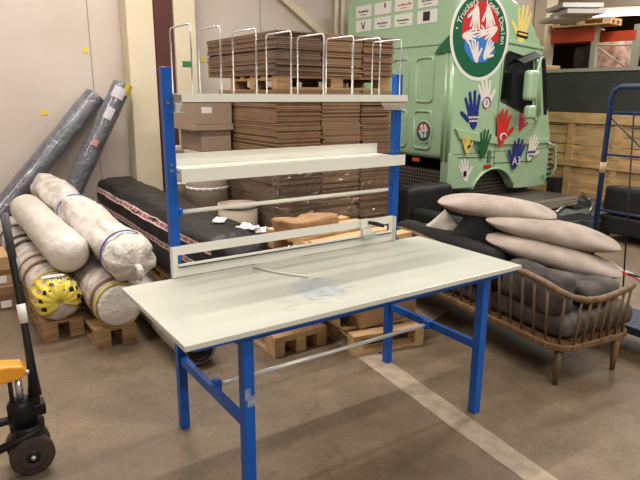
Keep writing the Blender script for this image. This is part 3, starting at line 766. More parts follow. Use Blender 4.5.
# dolly with black castors seen under the table
t = thing('dolly', 'small dark dolly with black castors lying on the pallet left of the large carton', 'dolly', (1.35, .45, .146))
obj('deck', B(((1.31, .30, .146), (1.41, .68, .162))), WOOD, t)
for x, y in ((1.345, .36), (1.37, .58)):
    w_ = obj('castor', lathe(bmesh.new(), ((.02, -.016), (.05, -.016), (.055, -.008), (.055, .008), (.05, .016), (.02, .016)), (x, y, .235), 24, 'X'), BLACK, t)
    obj('fork', B(((x-.026, y-.015, .162), (x-.02, y+.015, .24)), ((x+.02, y-.015, .162), (x+.026, y+.015, .24))), BLKMET, w_)
# white packing sheet on floor right of table
s = obj('cardboard_sheet', B(((0, 0, 0), (.45, .32, .012)), M=Matrix.Translation(fl(424, 328)) @ Matrix.Rotation(.35, 4, 'Z')), FIBRE, origin=fl(424, 325))
tag(s, 'pale grey sheet lying on the floor under the spindle sofa', 'cardboard')

# ================================================================ SPINDLE SOFA
so = V(2.05, -.88, 0); saz = math.radians(-7)
SM = Matrix.Translation(so) @ Matrix.Rotation(saz, 4, 'Z')
sofa = thing('spindle_sofa', 'brown oak spindle-back sofa with curved rails behind the table', 'sofa', so, saz)
DW, LN = .68, 1.95
def S3(x, y, z): return SM @ V(x, y, z)
def rrect(x0, x1, y0, y1, r, n=6):
    pts = []
    for cx, cy, a0 in ((x1-r, y1-r, 0), (x0+r, y1-r, 90), (x0+r, y0+r, 180), (x1-r, y0+r, 270)):
        for k in range(n+1):
            a = math.radians(a0+90*k/n); pts.append((cx+r*math.cos(a), cy+r*math.sin(a)))
    return pts
bm = bmesh.new(); prism(bm, rrect(-.02, DW, -.02, LN+.02, .14), .245, .285, SM)
obj('seat_frame', bm, OAK, sofa, bevel=.008)
def rail_z(s):  # s in 0..1 from arm front to back straight
    return .58+.0*s
railp = []
for x, y, z in ((.585, -.02, .605), (.54, -.028, .60), (.46, -.034, .59), (.36, -.038, .578), (.25, -.038, .57), (.14, -.03, .578), (.05, .0, .60), (.0, .06, .63), (-.02, .16, .66), (-.028, .3, .68), (-.03, .5, .680), (-.03, .8, .664)):
    railp.append(V(x, y, z))
half = railp[:]
railp = half + [V(p_.x, LN-p_.y, p_.z) for p_ in reversed(half)]
obj('top_rail', T([SM @ p_ for p_ in railp], [.014]+[.021]*(len(railp)-2)+[.014], n=12, flat=1.), OAK, sofa)
def rail_at(x=None, y=None):
    best = None
    for a, b in zip(railp, railp[1:]):
        for k in range(11):
            q = a.lerp(b, k/10); d_ = abs((q.x-x) if x is not None else (q.y-y))
            if x is not None and (q.y > .3): continue
            if y is not None and q.x > .15: continue
            if best is None or d_ < best[0]: best = (d_, q)
    return best[1]
sp = []
y = .13
while y < LN-.1:
    q = rail_at(y=y); sp.append((V(.012, y, .28), q)); y += .098
for x in (.11, .185, .26, .335, .41, .485, .555):
    q = rail_at(x=x); sp.append((V(x+.0, .0, .28), q)); sp.append((V(x, LN, .28), V(q.x, LN-q.y, q.z)))
sp.append((V(.04, .05, .28), rail_at(y=.03))); 
for a, b in sp:
    obj('spindle', T([SM @ a, SM @ a.lerp(b, .5), SM @ b], [.0075, .010, .0075], n=8), OAK, sofa)
for (x, y) in ((.06, .06), (.57, .04), (.06, LN-.06), (.57, LN-.06)):
    obj('leg', T([SM @ V(x, y, 0), SM @ V(x+(.0), y+(.0), .25)], [.015, .030], n=14), OAK, sofa)
obj('seat_cushion', soft_box((.045, .03, .288), (.74, LN-.03, .45), .07, SM, 2, .012), VELD, sofa, 'dark grey velvet seat pad')
def back_cushion(y0, y1, m, nm, lab, seed, x0=.03, zt=.75):
    M = SM @ Matrix.Translation((x0, 0, .44)) @ Matrix.Rotation(math.radians(8), 4, 'Y')
    s = obj(nm, soft_box((.0, y0, .0), (.2, y1, zt-.44), .07, M, seed, .022), m, origin=SM @ V(x0+.1, (y0+y1)/2, .45)); tag(s, lab, 'cushion')
back_cushion(.10, .60, VELD, 'back_cushion', 'crumpled dark grey velvet back cushion near the sofa corner', 4, zt=.71)
back_cushion(.62, 1.78, VELB, 'back_cushion', 'long black back cushion rising above the sofa rail behind the table', 5, x0=-.045, zt=.75)
s = obj('seat_pillow', soft_box((.27, .06, .452), (.62, .5, .62), .07, SM, 7, .015), VELD, origin=SM @ V(.45, .3, .452)); tag(s, 'dark grey velvet cushion lying on the seat under the beige pillows', 'cushion')
s = obj('seat_pillow', soft_box((.26, .55, .452), (.66, 1.2, .66), .08, SM, 8, .02), VELB, origin=SM @ V(.45, .9, .452)); tag(s, 'black cushion lying on the seat under the black upright cushion', 'cushion')

def pm(cu, cv, D, length, depth, th, tilt, lab, m, seed, lean=0., az_off=0., name='floor_pillow'):
    dray = F*FPX+R*(cu-320)+U*(240-cv); h = math.hypot(dray.x, dray.y); c = CAM+dray*(D/h)
    ax = V(.58, -.815, 0).normalized()*math.cos(tilt)+V(0, 0, -1)*math.sin(tilt)
    ay0 = V(.815, .58, 0); ay = (ay0*math.cos(lean)+V(0, 0, 1)*math.sin(lean)).normalized(); az_ = ax.cross(ay).normalized(); ay = az_.cross(ax)
    M = Matrix(((ax.x, ay.x, az_.x, c.x), (ax.y, ay.y, az_.y, c.y), (ax.z, ay.z, az_.z, c.z), (0, 0, 0, 1)))
    s = obj(name, pillow_mesh(length/2, depth/2, th, M, seed, .006, pinch=0., e=2.6, rnd=.16, hp=.72), m, origin=c); tag(s, lab, 'pillow'); return s
pm(552, 254, 4.3, .93, .42, .165, math.radians(11), 'beige velvet pillow at the bottom of the tilted pair on the sofa', VELL, 1)
pm(551, 231.5, 4.42, .93, .42, .165, math.radians(8.5), 'beige velvet pillow on top of the tilted pair, right of the farthest left one', VELL, 2)
pm(496, 207.5, 4.55, .87, .42, .165, math.radians(4), 'beige velvet pillow farthest left, resting on the black cushion', VELL, 3)
# black upright cushion under the left beige pillow
def cushion_at(cu, cv, D, a, b, th, roll, lab, m, seed, yaw=0.):
    dray = F*FPX+R*(cu-320)+U*(240-cv); h = math.hypot(dray.x, dray.y); c = CAM+dray*(D/h)
    n_ = V(-dray.x, -dray.y, 0).normalized(); n_ = Matrix.Rotation(yaw, 3, 'Z') @ n_; n_ = (n_+V(0, 0, .25)).normalized()
    r_ = V(0, 0, 1).cross(n_).normalized(); u_ = n_.cross(r_)
    M = Matrix(((r_.x, u_.x, n_.x, c.x), (r_.y, u_.y, n_.y, c.y), (r_.z, u_.z, n_.z, c.z), (0, 0, 0, 1))) @ Matrix.Rotation(roll, 4, 'Z')
    s = obj('cushion', pillow_mesh(a, b, th, M, seed), m, origin=c); tag(s, lab, 'cushion')
cushion_at(484, 239, 4.42, .23, .19, .17, math.radians(-32), 'black velvet cushion propped under the left beige pillow', VELB, 6)
cushion_at(442, 237, 4.66, .16, .16, .10, math.radians(42), 'off-white cushion with one corner pointing up beside the black cushion', mat('offwhite_fabric', (196, 186, 172), .85, bump=.3, scale=6), 7)

# ================================================================ BLACK LOUNGE FURNITURE BEHIND
def couch(lab, lo, hi, back, M, m=LEATH, seed=0):
    t = thing('leather_sofa', lab, 'sofa', M @ V((lo[0]+hi[0])/2, (lo[1]+hi[1])/2, 0))
    x0, y0, x1, y1 = lo[0], lo[1], hi[0], hi[1]; z = hi[2]
    obj('base', soft_box((x0, y0, .10), (x1, y1, .34), .04, M, seed, .004), m, t)
    obj('backrest', soft_box((x0, y1-.22 if back == 'y' else y0, .34), (x1, y1, z) if back == 'y' else (x0+.22, y1, z), .06, M, seed+1, .012), m, t)
    ar = .18
    if back == 'y':
        obj('armrest', soft_box((x0, y0, .34), (x0+ar, y1-.22, .58), .05, M, seed+2, .008), m, t); obj('armrest', soft_box((x1-ar, y0, .34), (x1, y1-.22, .58), .05, M, seed+3, .008), m, t)
        obj('seat_cushion', soft_box((x0+ar, y0, .33), (x1-ar, y1-.22, .46), .05, M, seed+4, .01), m, t)
    else:
        obj('armrest', soft_box((x0+.22, y0, .34), (x1, y0+ar, .58), .05, M, seed+2, .008), m, t); obj('armrest', soft_box((x0+.22, y1-ar, .34), (x1, y1, .58), .05, M, seed+3, .008), m, t)
        obj('seat_cushion', soft_box((x0+.22, y0+ar, .33), (x1, y1-ar, .46), .05, M, seed+4, .01), m, t)
    for x in (x0+.08, x1-.08):
        for y in (y0+.08, y1-.08): obj('foot', T([M @ V(x, y, 0), M @ V(x, y, .11)], .02), BLKMET, t)
couch('black leather armchair between the cardboard stack and the truck', (3.25, 1.05, 0), (3.92, 2.0, .80), 'y', Matrix.Identity(4), seed=3)
couch('long black leather sofa with rumpled back by the wooden crate', (5.95, -.9, 0), (6.85, 1.2, .70), 'x', Matrix.Identity(4), seed=9)

# ================================================================ TRUCK
TX, TY = 4.46, 2.40
tr = thing('truck_cab', 'mint green truck cab with handprints and round charity emblem', 'truck', (5.5, 3.5, 0))
prof = [(4.46, .60), (4.9, .58)]
ac, ar_ = (5.33, .42), .45
for k in range(11):
    a = math.radians(158-136*k/10); prof.append((ac[0]+ar_*1.0*math.cos(a), ac[1]+.40*math.sin(a)-.02))
prof += [(5.80, .50), (6.15, .49), (6.50, .49), (6.58, .6), (6.55, 1.2), (6.42, 1.65), (6.22, 2.30), (6.12, 2.45), (5.93, 2.67), (5.56, 2.93), (5.2, 3.06), (4.7, 3.12), (4.46, 3.1)]
Mx = Matrix(((1, 0, 0, 0), (0, 0, 1, 0), (0, 1, 0, 0), (0, 0, 0, 1)))
skirt = [p_ for p_ in prof if p_[1] < 1.05]+[(6.55, 1.05), (4.46, 1.05)]
bm = bmesh.new(); prism(bm, skirt, TY, TY+.14, Mx); obj('side_skirt', bm, MINT, tr, 'lower cab side with wheel arch', bevel=.02)
bm = bmesh.new(); prism(bm, skirt, TY+2.06, TY+2.2, Mx); obj('side_skirt', bm, MINT, tr, bevel=.02)
prof = [(4.46, .96), (6.56, .96)]+[p_ for p_ in prof if p_[1] > 1.1]
bm = bmesh.new(); prism(bm, prof, TY, TY+2.2, Mx)
body = obj('cab_body', bm, MINT, tr)
md = body.modifiers.new('bevel', 'BEVEL'); md.width = .07; md.segments = 4; md.limit_method = 'ANGLE'; md.angle_limit = math.radians(60)
body.data.polygons.foreach_set('use_smooth', [False]*len(body.data.polygons))
def side(bm, poly, d0, d1): return prism(bm, poly, TY-d1, TY-d0, Mx)      # poly in (x,z), raised d0..d1 off the side
# raised moulding on the lower door
bm = bmesh.new(); side(bm, [(4.52, 1.36), (5.4, 1.22), (6.46, 1.17), (6.44, 1.10), (5.4, 1.12), (4.62, 1.22)], -.01, .03)
obj('side_moulding', bm, MINT, tr, 'raised mint moulding', bevel=.012)
bm = bmesh.new(); side(bm, [(5.43, 2.41), (6.16, 2.36), (6.16, 2.40), (5.43, 2.45)], -.01, .02)
obj('roof_crease', bm, MINT, tr, bevel=.008)
bm = bmesh.new()
for a, b in (((5.32, .82), (5.32, 2.38)), ((5.33, .88), (6.15, .86)), ((4.62, .99), (5.32, .96))):
    beam(bm, (a[0], TY-.001, a[1]), (b[0], TY-.001, b[1]), .004, .012, (0, 0, 1) if a[0] != b[0] else None)
obj('door_gap', bm, mat('dark_gap', (52, 74, 60), .7), tr, 'dark door joint')
# wheel arch lip
bm = bmesh.new(); pts = [V(ac[0]+(ar_+.0)*math.cos(math.radians(158-136*k/14)), TY-.008, ac[1]-.01+.405*math.sin(math.radians(158-136*k/14))) for k in range(15)]
tube(bm, pts, .018, n=8); obj('wheel_arch', bm, MINT, tr)
# door window
win = [(5.36, 1.70), (5.38, 2.26), (5.44, 2.31), (5.93, 2.23), (6.02, 1.56), (5.95, 1.50)]
bm = bmesh.new(); side(bm, win, .0, .006); wn = obj('door_window', bm, GLASSD, tr, 'dark door window')
bm = bmesh.new(); tube(bm, [V(x, TY-.006, z) for x, z in win+[win[0]]], .012, n=6); obj('window_seal', bm, BLACK, wn)
bm = bmesh.new(); side(bm, [(6.30, 1.5), (6.14, 2.22), (6.17, 2.30), (6.22, 2.24), (6.38, 1.6), (6.36, 1.5)], .0, .004); obj('quarter_panel', bm, BLACK, tr, 'black pillar trim')
bm = bmesh.new(); tube(bm, [V(6.01, TY-.01, 2.3), V(6.08, TY-.015, 2.0), V(6.17, TY-.015, 1.5)], .03, n=8); obj('pillar', bm, MINT, tr, 'mint front pillar')
# mirrors
m1 = obj('mirror', soft_box((5.54, TY-.30, 1.70), (5.74, TY-.17, 2.08), .05, None, 1, 0), MINT, tr, 'mint door mirror')
obj('mirror', soft_box((5.60, TY-.29, 1.46), (5.76, TY-.17, 1.64), .045, None, 1, 0), MINT, tr, 'small mint mirror')
bm = bmesh.new(); tube(bm, [V(6.2, TY, 2.26), V(5.85, TY-.2, 2.24), V(5.78, TY-.22, 2.1), V(5.80, TY-.22, 1.45), V(6.15, TY-.02, 1.42)], .018, n=8); obj('mirror_arm', bm, MINT, tr)
bm = bmesh.new(); Mv = Matrix.Translation((5.78, TY-.07, 2.24)) @ Matrix.Rotation(math.radians(-16), 4, 'Y') @ Matrix.Rotation(.5, 4, 'X'); box(bm, (-.2, -.07, -.012), (.2, .07, .012), Mv, .006); obj('sun_visor', bm, BLKMET, tr, 'dark glossy visor over the window')
# door handle, side light, step bars
obj('door_handle', B(((5.18, TY-.02, .90), (5.24, TY, 1.06))), mat('dark_mint', (84, 118, 92), .5), tr, bevel=.008)
obj('side_light', B(((5.12, TY-.02, .82), (5.26, TY, .87))), mat('red_lens', (170, 50, 30), .3), tr, bevel=.008)
bm = bmesh.new(); tube(bm, [V(6.42, TY-.01, 1.12), V(6.56, TY-.06, 1.06), V(6.62, TY-.06, .75), V(6.55, TY-.01, .55)], .018, n=8); obj('grab_rail', bm, MINT, tr)
bm = bmesh.new()
for k in range(7): box(bm, (6.50, TY-.03, .58+k*.07), (6.57, TY-.005, .60+k*.07))
obj('grille_slats', bm, BLACK, tr)
bm = bmesh.new(); lathe(bm, ((.035, 0), (.035, -.006)), (6.42, TY, .62), 20, 'Y'); obj('tow_badge', bm, mat('mint_dark', (110, 150, 118), .4), tr)
# rear wall ribs
def ribpanel(y0, y1, z0, z1):
    p_ = rrect(y0, y1, z0, z1, .05, 4); pts = [V(TX-.004, a, b) for a, b in p_]; pts.append(pts[0])
    obj('wall_rib', T(pts, .02, n=8), MINT, tr)
for k in range(4):
    ya = 2.74+k*.46; ribpanel(ya, ya+.30, 1.68, 2.22); ribpanel(ya, ya+.30, 1.08, 1.56)
bm = bmesh.new()
for y in (2.44, 2.52): tube(bm, [V(TX+.01, y, .95), V(TX+.01, y, 2.35)], .03, n=10)
obj('corner_flute', bm, MINT, tr)
obj('rear_crease', B(((TX-.02, TY+.08, 2.36), (TX+.01, TY+2.14, 2.40))), MINT, tr, bevel=.008)
obj('rear_underside', B(((TX+.3, TY+.45, .92), (TX+1.9, TY+2.0, .975)),), BLACK, tr)
obj('tail_light', B(((TX-.04, 2.90, .90), (TX-.005, 3.02, .95))), mat('orange_lens', (200, 90, 30), .3), tr, bevel=.008)
# emblem ------------------------------------------------
EC = (4.885, 2.465)
def disc(c, r, d0, d1, n=56, x=None):
    return [(c[0]+r*math.cos(2*PI*k/n), c[1]+r*math.sin(2*PI*k/n)) for k in range(n)]
G = mat('emblem_green', (14, 92, 60), .4, coat=.4); RED = mat('emblem_red', (196, 40, 44), .4, coat=.3); EBL = mat('emblem_blue', (58, 120, 190), .4); HW = mat('handprint_white', (224, 216, 208), .45)
def emblem(to3, par, s, small=False):
    def P(poly, d0, d1):
        bm = bmesh.new(); a = [bm.verts.new(to3(x, y, d0)) for x, y in poly]; b = [bm.verts.new(to3(x, y, d1)) for x, y in poly]; n = len(poly)
        bm.faces.new(a); bm.faces.new(b)
        for k in range(n): bm.faces.new((a[k], a[(k+1) % n], b[(k+1) % n], b[k]))
        return bm
    e_ = obj('emblem', P(disc((0, 0), .53*s, 0, 0), 0, .003), PAINTW, par, 'white rim of the round emblem')
    obj('emblem_ring', P(disc((0, 0), .485*s, 0, 0), .003, .005), G, e_, 'green ring')
    obj('emblem_field', P([(.335*s*math.cos(a), .05*s+.36*s*math.sin(a)) for a in [2*PI*k/40 for k in range(40)] if math.sin(a) > -.35], .005, .007), RED, e_, 'red field')
    obj('emblem_field', P([(-.28*s, -.02*s), (-.1*s, .02*s), (.25*s, -.05*s), (.28*s, -.18*s), (.12*s, -.3*s), (-.12*s, -.31*s), (-.28*s, -.16*s)], .006, .008), EBL, e_, 'blue field')
    for k, (x, y, rot, sc) in enumerate(((-.11, .22, 178, .31), (.13, .24, 200, .30), (-.21, .0, -80, .27), (.19, .06, 120, .27), (-.08, -.2, 20, .28), (.14, -.17, -30, .27), (.02, .04, 100, .2))):
        bm = bmesh.new(); hand(bm, lambda p, q: to3(p, q, .0), x*s, y*s, math.radians(rot), sc*s, .008+k*.0008, to3)
        obj('emblem_hand', bm, HW, e_, 'white hand')
    if not small:
        for txt, a0, stp in (('Truckers', 158, -7.6), ('Goede Doelen', 76, -7.6)):
            bm = bmesh.new()
            for i, ch in enumerate(txt):
                if ch == ' ': continue
                a = math.radians(a0+stp*i); t_ = text_mesh(ch, .115*s, Matrix.Identity(4))
                for v in t_.verts:
                    x, y, z = v.co; r_ = a-PI/2; X = x*math.cos(r_)-y*math.sin(r_)+.41*s*math.cos(a); Y = x*math.sin(r_)+y*math.cos(r_)+.41*s*math.sin(a)
                    v.co = to3(X, Y, .0075+z)
                join_bm(bm, t_)
            obj('emblem_lettering', bm, PAINTW, e_, 'white lettering round the emblem')
        obj('emblem_dot', P([(-.44*s, .06*s), (-.405*s, .06*s), (-.405*s, .075*s), (-.44*s, .075*s)], .005, .007), PAINTW, e_)
def hand(bm, _, cx, cy, rot, size, d, to3, left=False):
    """flat spread handprint, fingers towards +y before rotation"""
    s = size; ca, sa = math.cos(rot), math.sin(rot); m_ = -1 if left else 1
    def pt(x, y): x *= m_; return (cx+(x*ca-y*sa), cy+(x*sa+y*ca))
    def poly(pts, dd):
        a = [bm.verts.new(to3(*pt(x, y), dd)) for x, y in pts]; b = [bm.verts.new(to3(*pt(x, y), dd-.003)) for x, y in pts]; n = len(pts)
        bm.faces.new(a); bm.faces.new(b)
        for k in range(n): bm.faces.new((a[k], a[(k+1) % n], b[(k+1) % n], b[k]))
    palm = [(-.20*s, .04*s), (-.19*s, -.12*s), (-.11*s, -.36*s), (.0, -.45*s), (.11*s, -.36*s), (.19*s, -.16*s), (.21*s, .0), (.15*s, .09*s), (0, .10*s), (-.13*s, .09*s)]
    poly(palm, d)
    for i, (x, y, a, l, w_) in enumerate(((-.155, .04, 14, .34, .055), (-.05, .07, 4, .42, .06), (.06, .07, -6, .41, .06), (.15, .03, -18, .35, .055), (.17, -.18, -48, .33, .065))):
        a = math.radians(a); dx, dy = -math.sin(a), math.cos(a); nx, ny = dy, -dx; pts = []
        for k in range(7):
            q = math.radians(180*k/6); pts.append((x+dx*l+(nx*math.cos(q)*w_*.8+dx*math.sin(q)*w_), y+dy*l+(ny*math.cos(q)*w_*.8+dy*math.sin(q)*w_)))
        pts += [(x-nx*w_, y-ny*w_), (x+nx*w_, y+ny*w_)]
        poly([(p_*s, q_*s) for p_, q_ in pts], d+.0002*(i+1))
emblem(lambda x, y, d: V(EC[0]+x, TY-.001-d, EC[1]+y), tr, 1.0)
emblem(lambda x, y, d: V(TX-.022-d, 2.845-x, 1.30+y), tr, .27, True)
# green tail of the emblem wrapping to the rear wall
obj('emblem_banner', prism(bmesh.new(), ((2.40, 2.52), (2.40, 2.27), (2.72, 2.25), (2.62, 2.36)), TX-.030, TX-.022, Matrix(((0, 0, 1, 0), (1, 0, 0, 0), (0, 1, 0, 0), (0, 0, 0, 1)))), G, tr, 'green band at the cab corner')
NAVY = mat('handprint_navy', (28, 44, 122), .45); HRED = mat('handprint_red', (206, 40, 38), .45); HCR = mat('handprint_crimson', (184, 52, 72), .45); HGR = mat('handprint_green', (24, 92, 50), .45); HYE = mat('handprint_yellow', (224, 196, 90), .45)
side3 = lambda x, y, d: V(x, TY-.0-d, y)
hands = [(4.85, 1.55, 8, .50, NAVY, 'navy handprint with white lettering', True, .004), (5.06, 1.75, 15, .42, HW, 'white handprint with purple ring', False, .004), (5.40, 1.32, -4, .50, HRED, 'large red handprint', False, .034),
         (5.83, 1.41, -12, .29, HCR, 'small crimson handprint', False, .004), (5.07, 1.13, -8, .38, HGR, 'green handprint', True, .034), (5.75, .96, -16, .44, NAVY, 'navy handprint with white letters', True, .034),
         (6.06, 1.03, -20, .38, HW, 'white handprint with dark lettering', False, .034), (4.74, 1.14, 12, .25, HYE, 'small yellow handprint', False, .034), (4.77, .80, 18, .32, HW, 'white handprint low on the wheel arch panel', False, .004),
         (5.68, 2.62, -6, .50, mat('handprint_amber', (226, 206, 122), .4), 'large yellow handprint on the roof side', True, .004)]
for x, z, rot, s, m, lab, lf, d in hands:
    bm = bmesh.new(); hand(bm, None, x, z, math.radians(rot), s, d, side3, lf); obj('handprint', bm, m, tr, lab)
def txt(s, x, z, size, m, d, lab):
    obj('lettering', text_mesh(s, size, Matrix(((1, 0, 0, x), (0, 0, -1, TY-d), (0, 1, 0, z), (0, 0, 0, 1)))), m, tr, lab)
txt('A3', 5.74, .89, .15, HW, .042, 'white letters on the navy handprint')
def bars(pts, m, lab, d=.042):
    bm = bmesh.new()
    for x0, z0, x1, z1, h in pts: beam(bm, (x0, TY-d, z0), (x1, TY-d, z1), .003, h, (0, 0, 1))
    obj('handprint_caption', bm, m, tr, lab)
bars([(4.76+.04*k, 1.49, 4.787+.04*k, 1.49, .026) for k in range(5)]+[(4.78+.04*k, 1.445, 4.807+.04*k, 1.445, .026) for k in range(4)], HW, 'small white caption', .012)
bars([(5.97+.035*k, 1.0, 5.995+.035*k, 1.0, .03) for k in range(5)]+[(6.0, .95, 6.12, .945, .012)], NAVY, 'small dark caption')
bars([(4.74, .78, 4.79, .78, .07)], BLACK, 'small dark mark', .012)
bars([(4.75, 1.12, 4.80, 1.14, .03)], BLACK, 'small dark mark')
bars([(5.57, 2.54, 5.79, 2.52, .07)], BLACK, 'black badge on the yellow handprint', .012)
bars([(5.59, 2.54, 5.77, 2.525, .025)], HYE, 'yellow strip on the badge', .015)
bm = bmesh.new(); tube(bm, [V(5.08+.07*math.cos(2*PI*k/20), TY-.012, 1.67+.07*math.sin(2*PI*k/20)) for k in range(21)], .006, n=6); obj('handprint_ring', bm, mat('purple_ring', (120, 60, 130), .4), tr)
txt('3', 5.08, 1.67, .08, NAVY, .012, 'small dark figure')
bm = bmesh.new(); tube(bm, [V(5.42+.06*math.cos(2*PI*k/20), TY-.046, 1.22+.05*math.sin(2*PI*k/20)) for k in range(14)], .012, n=6); obj('handprint_swirl', bm, HW, tr, 'white swirl on the red handprint')
# stickers on the rear wall
dk = mat('sticker_ink', (40, 36, 44), .5); dkr = mat('sticker_red_ink', (170, 50, 60), .5)
words = {}
i = 0
for r_, z in enumerate((2.90, 2.71, 2.52)):
    for c_, y in enumerate((2.90, 3.34, 3.76, 4.18)):
        if r_ == 2 and c_ != 3: continue
        yy = y+(.0 if r_ else 0); zz = z-(.0)
        if r_ == 2: continue
        st = obj('sticker', B(((TX-.006, yy-.175, zz-.078), (TX-.001, yy+.175, zz+.078))), PAINTW, tr, 'white sponsor sticker')
        bm = bmesh.new(); kind = (r_*4+c_)
        if kind in (4,): box(bm, (TX-.008, yy-.05, zz-.05), (TX-.006, yy+.07, zz+.06))
        elif kind in (7,): prism(bm, ((-.05, .05), (-.03, .05), (0, -.02), (.03, .05), (.05, .05), (.01, -.05), (-.01, -.05)), TX-.008, TX-.006, Matrix(((0, 0, 1, 0), (1, 0, 0, yy), (0, 1, 0, zz), (0, 0, 0, 1))))
        elif kind == 2: box(bm, (TX-.008, yy-.06, zz-.0), (TX-.006, yy-.03, zz+.06))
        else:
            rng = random.Random(kind+3); yq = yy+.11
            while yq > yy-.11:
                w_ = rng.uniform(.012, .03); hh = rng.uniform(.012, .03); box(bm, (TX-.008, yq-w_, zz-.012), (TX-.006, yq, zz-.012+hh)); yq -= w_+.008
            box(bm, (TX-.008, yy-.07, zz-.045), (TX-.006, yy+.07, zz-.037))
        obj('sticker_print', bm, dkr if kind in (1,) else dk, st)
# perforated platform the cab stands on
pf = thing('cab_platform', 'low dark platform of perforated plates under the mint truck cab', 'platform', (5.3, 3.2, 0))
obj('deck', B(((3.95, 1.86, .38), (6.43, 4.65, .42))), DOTD, pf, 'perforated deck plates')
obj('edge_plate', B(((4.65, 1.82, .30), (6.43, 1.86, .42))), DOTL, pf, 'pale edge plate, its lit tone painted in')
for x in (4.0, 6.3):
    for y in (1.9, 4.5): obj('support', B(((x, y, 0), (x+.1, y+.1, .38))), BLKMET, pf)
obj('side_plate', B(((4.0, 2.0, .0), (4.04, 4.6, .38)), ((4.05, 1.88, 0), (6.43, 1.9, .30))), BLKMET, pf)
obj('upright_box', B(((4.58, 2.62, .42), (6.4, 4.4, .80))), DOTS, pf, 'perforated inner housing')
bpst = obj('bumper_stand', B(((6.45, 2.2, .0), (6.62, 2.34, .62))), BLKMET, origin=(6.53, 2.27, 0)); tag(bpst, 'dark post standing in front of the truck bumper', 'post')

# ================================================================ RIGHT: CRATE, SLAB, SCRAP
cr = thing('wooden_crate', 'very long pale wooden crate wall behind the truck front', 'crate', (8.0, 2.3, 0))
cx = 7.4
rng = random.Random(2)
for k in range(10):
    z0 = .02+k*.145
    obj('plank', B(((cx+.02, -.5, z0), (cx+.045, 5.0, z0+.14-rng.uniform(0, .012)))), CRATE, cr)
for z0, h in ((1.36, .13), (.0, .12), (.70, .1)):
    obj('rail', B(((cx-.025, -.5, z0), (cx+.02, 5.0, z0+h))), CRATE, cr)
for y in (-.4, .35, 1.1, 1.85, 2.6, 3.35, 4.1, 4.8):
    obj('batten', B(((cx-.01, y, .1), (cx+.02, y+.11, 1.36))), CRATE, cr)
obj('lid', B(((cx, -.5, 1.49), (cx+1.05, 5.0, 1.51))), CRATE, cr); obj('end_panel', B(((cx+.02, -.52, 0), (cx+1.05, -.5, 1.49))), CRATE, cr)
sl2 = thing('dark_panel_case', 'large dark grey flat case with pale top edge standing on the crate', 'case', (7.7, 2.6, 1.512))
obj('panel', B(((7.55, .95, 1.512), (7.75, 5.0, 2.12))), mat('dark_slate', (56, 58, 56), .55, var=.25, scale=3), sl2, bevel=.01)
obj('edge_trim', B(((7.53, .95, 2.12), (7.77, 5.0, 2.17)), ((7.53, .93, 2.0), (7.77, .95, 2.17))), mat('pale_trim', (156, 148, 134), .5), sl2, 'pale top trim')
# scrap pieces in front of the crate
rng = random.Random(11)
for k, (x, y, w_, d_, h_, lab) in enumerate(((7.12, 2.1, .3, .5, .26, 'grey metal housing on the floor by the truck bumper'), (6.3, 1.5, .5, .36, .28, 'grey metal tray stacked before the crate, nearest the sofa pillows'), (7.05, 1.5, .3, .4, .2, 'low dark metal part against the crate'), (5.6, 1.5, .4, .3, .34, 'grey machine part below the perforated platform edge'))):
    t = thing('scrap_metal', lab, 'metal part', (x, y, 0)); M = Matrix.Translation((x, y, 0)) @ Matrix.Rotation(rng.uniform(-.5, .5), 4, 'Z')
    obj('housing', B(((-w_/2, -d_/2, 0), (w_/2, d_/2, h_*.7)), M=M), GREYSC, t, bevel=.01)
    obj('cover', B(((-w_/2+.03, -d_/2+.05, h_*.7), (w_/2+.04, d_/2-.02, h_)), M=M @ Matrix.Rotation(.05, 4, 'X')), GREYSC, t, bevel=.01)
    obj('pipe', T([M @ V(-w_/2, -d_/2+.1, h_+.02), M @ V(w_/2+.1, d_/2, h_+.05)], .02), STEEL, t)
# blue tube frame at right
lf = thing('tube_frame', 'dark blue tubular scaffold frame standing right of the pillows', 'scaffold frame', (3.34, -.26, 0))
LB = mat('dark_blue_paint', (18, 52, 88), .4, var=.2, scale=9)
lx = 3.34
obj('post', T([V(lx, -.26, 0), V(lx, -.26, 1.74), V(lx, -.275, 1.80), V(lx, -.32, 1.83), V(lx, -1.05, 1.83), V(lx, -1.1, 1.81), V(lx, -1.12, 1.74), V(lx, -1.12, 0)], .020, n=12), LB, lf)
for z in (1.64, 1.33, .9, .45): obj('rung', T([V(lx, -.26, z), V(lx, -1.12, z)], .013 if z > 1.5 else .009, n=10), LB, lf)
obj('brace', T([V(lx, -.28, 1.6), V(lx, -1.1, .95)], .006, n=8), BLKMET, lf)
obj('brace', T([V(lx-.1, -.62, 0.0), V(lx-.01, -.45, 1.64)], .006, n=8), BLKMET, lf)
obj('post_tape', T([V(lx, -.26, 1.19), V(lx, -.26, 1.27)], .0225, n=12), mat('tan_tape', (196, 172, 140), .6), lf, 'pale tape round the post')
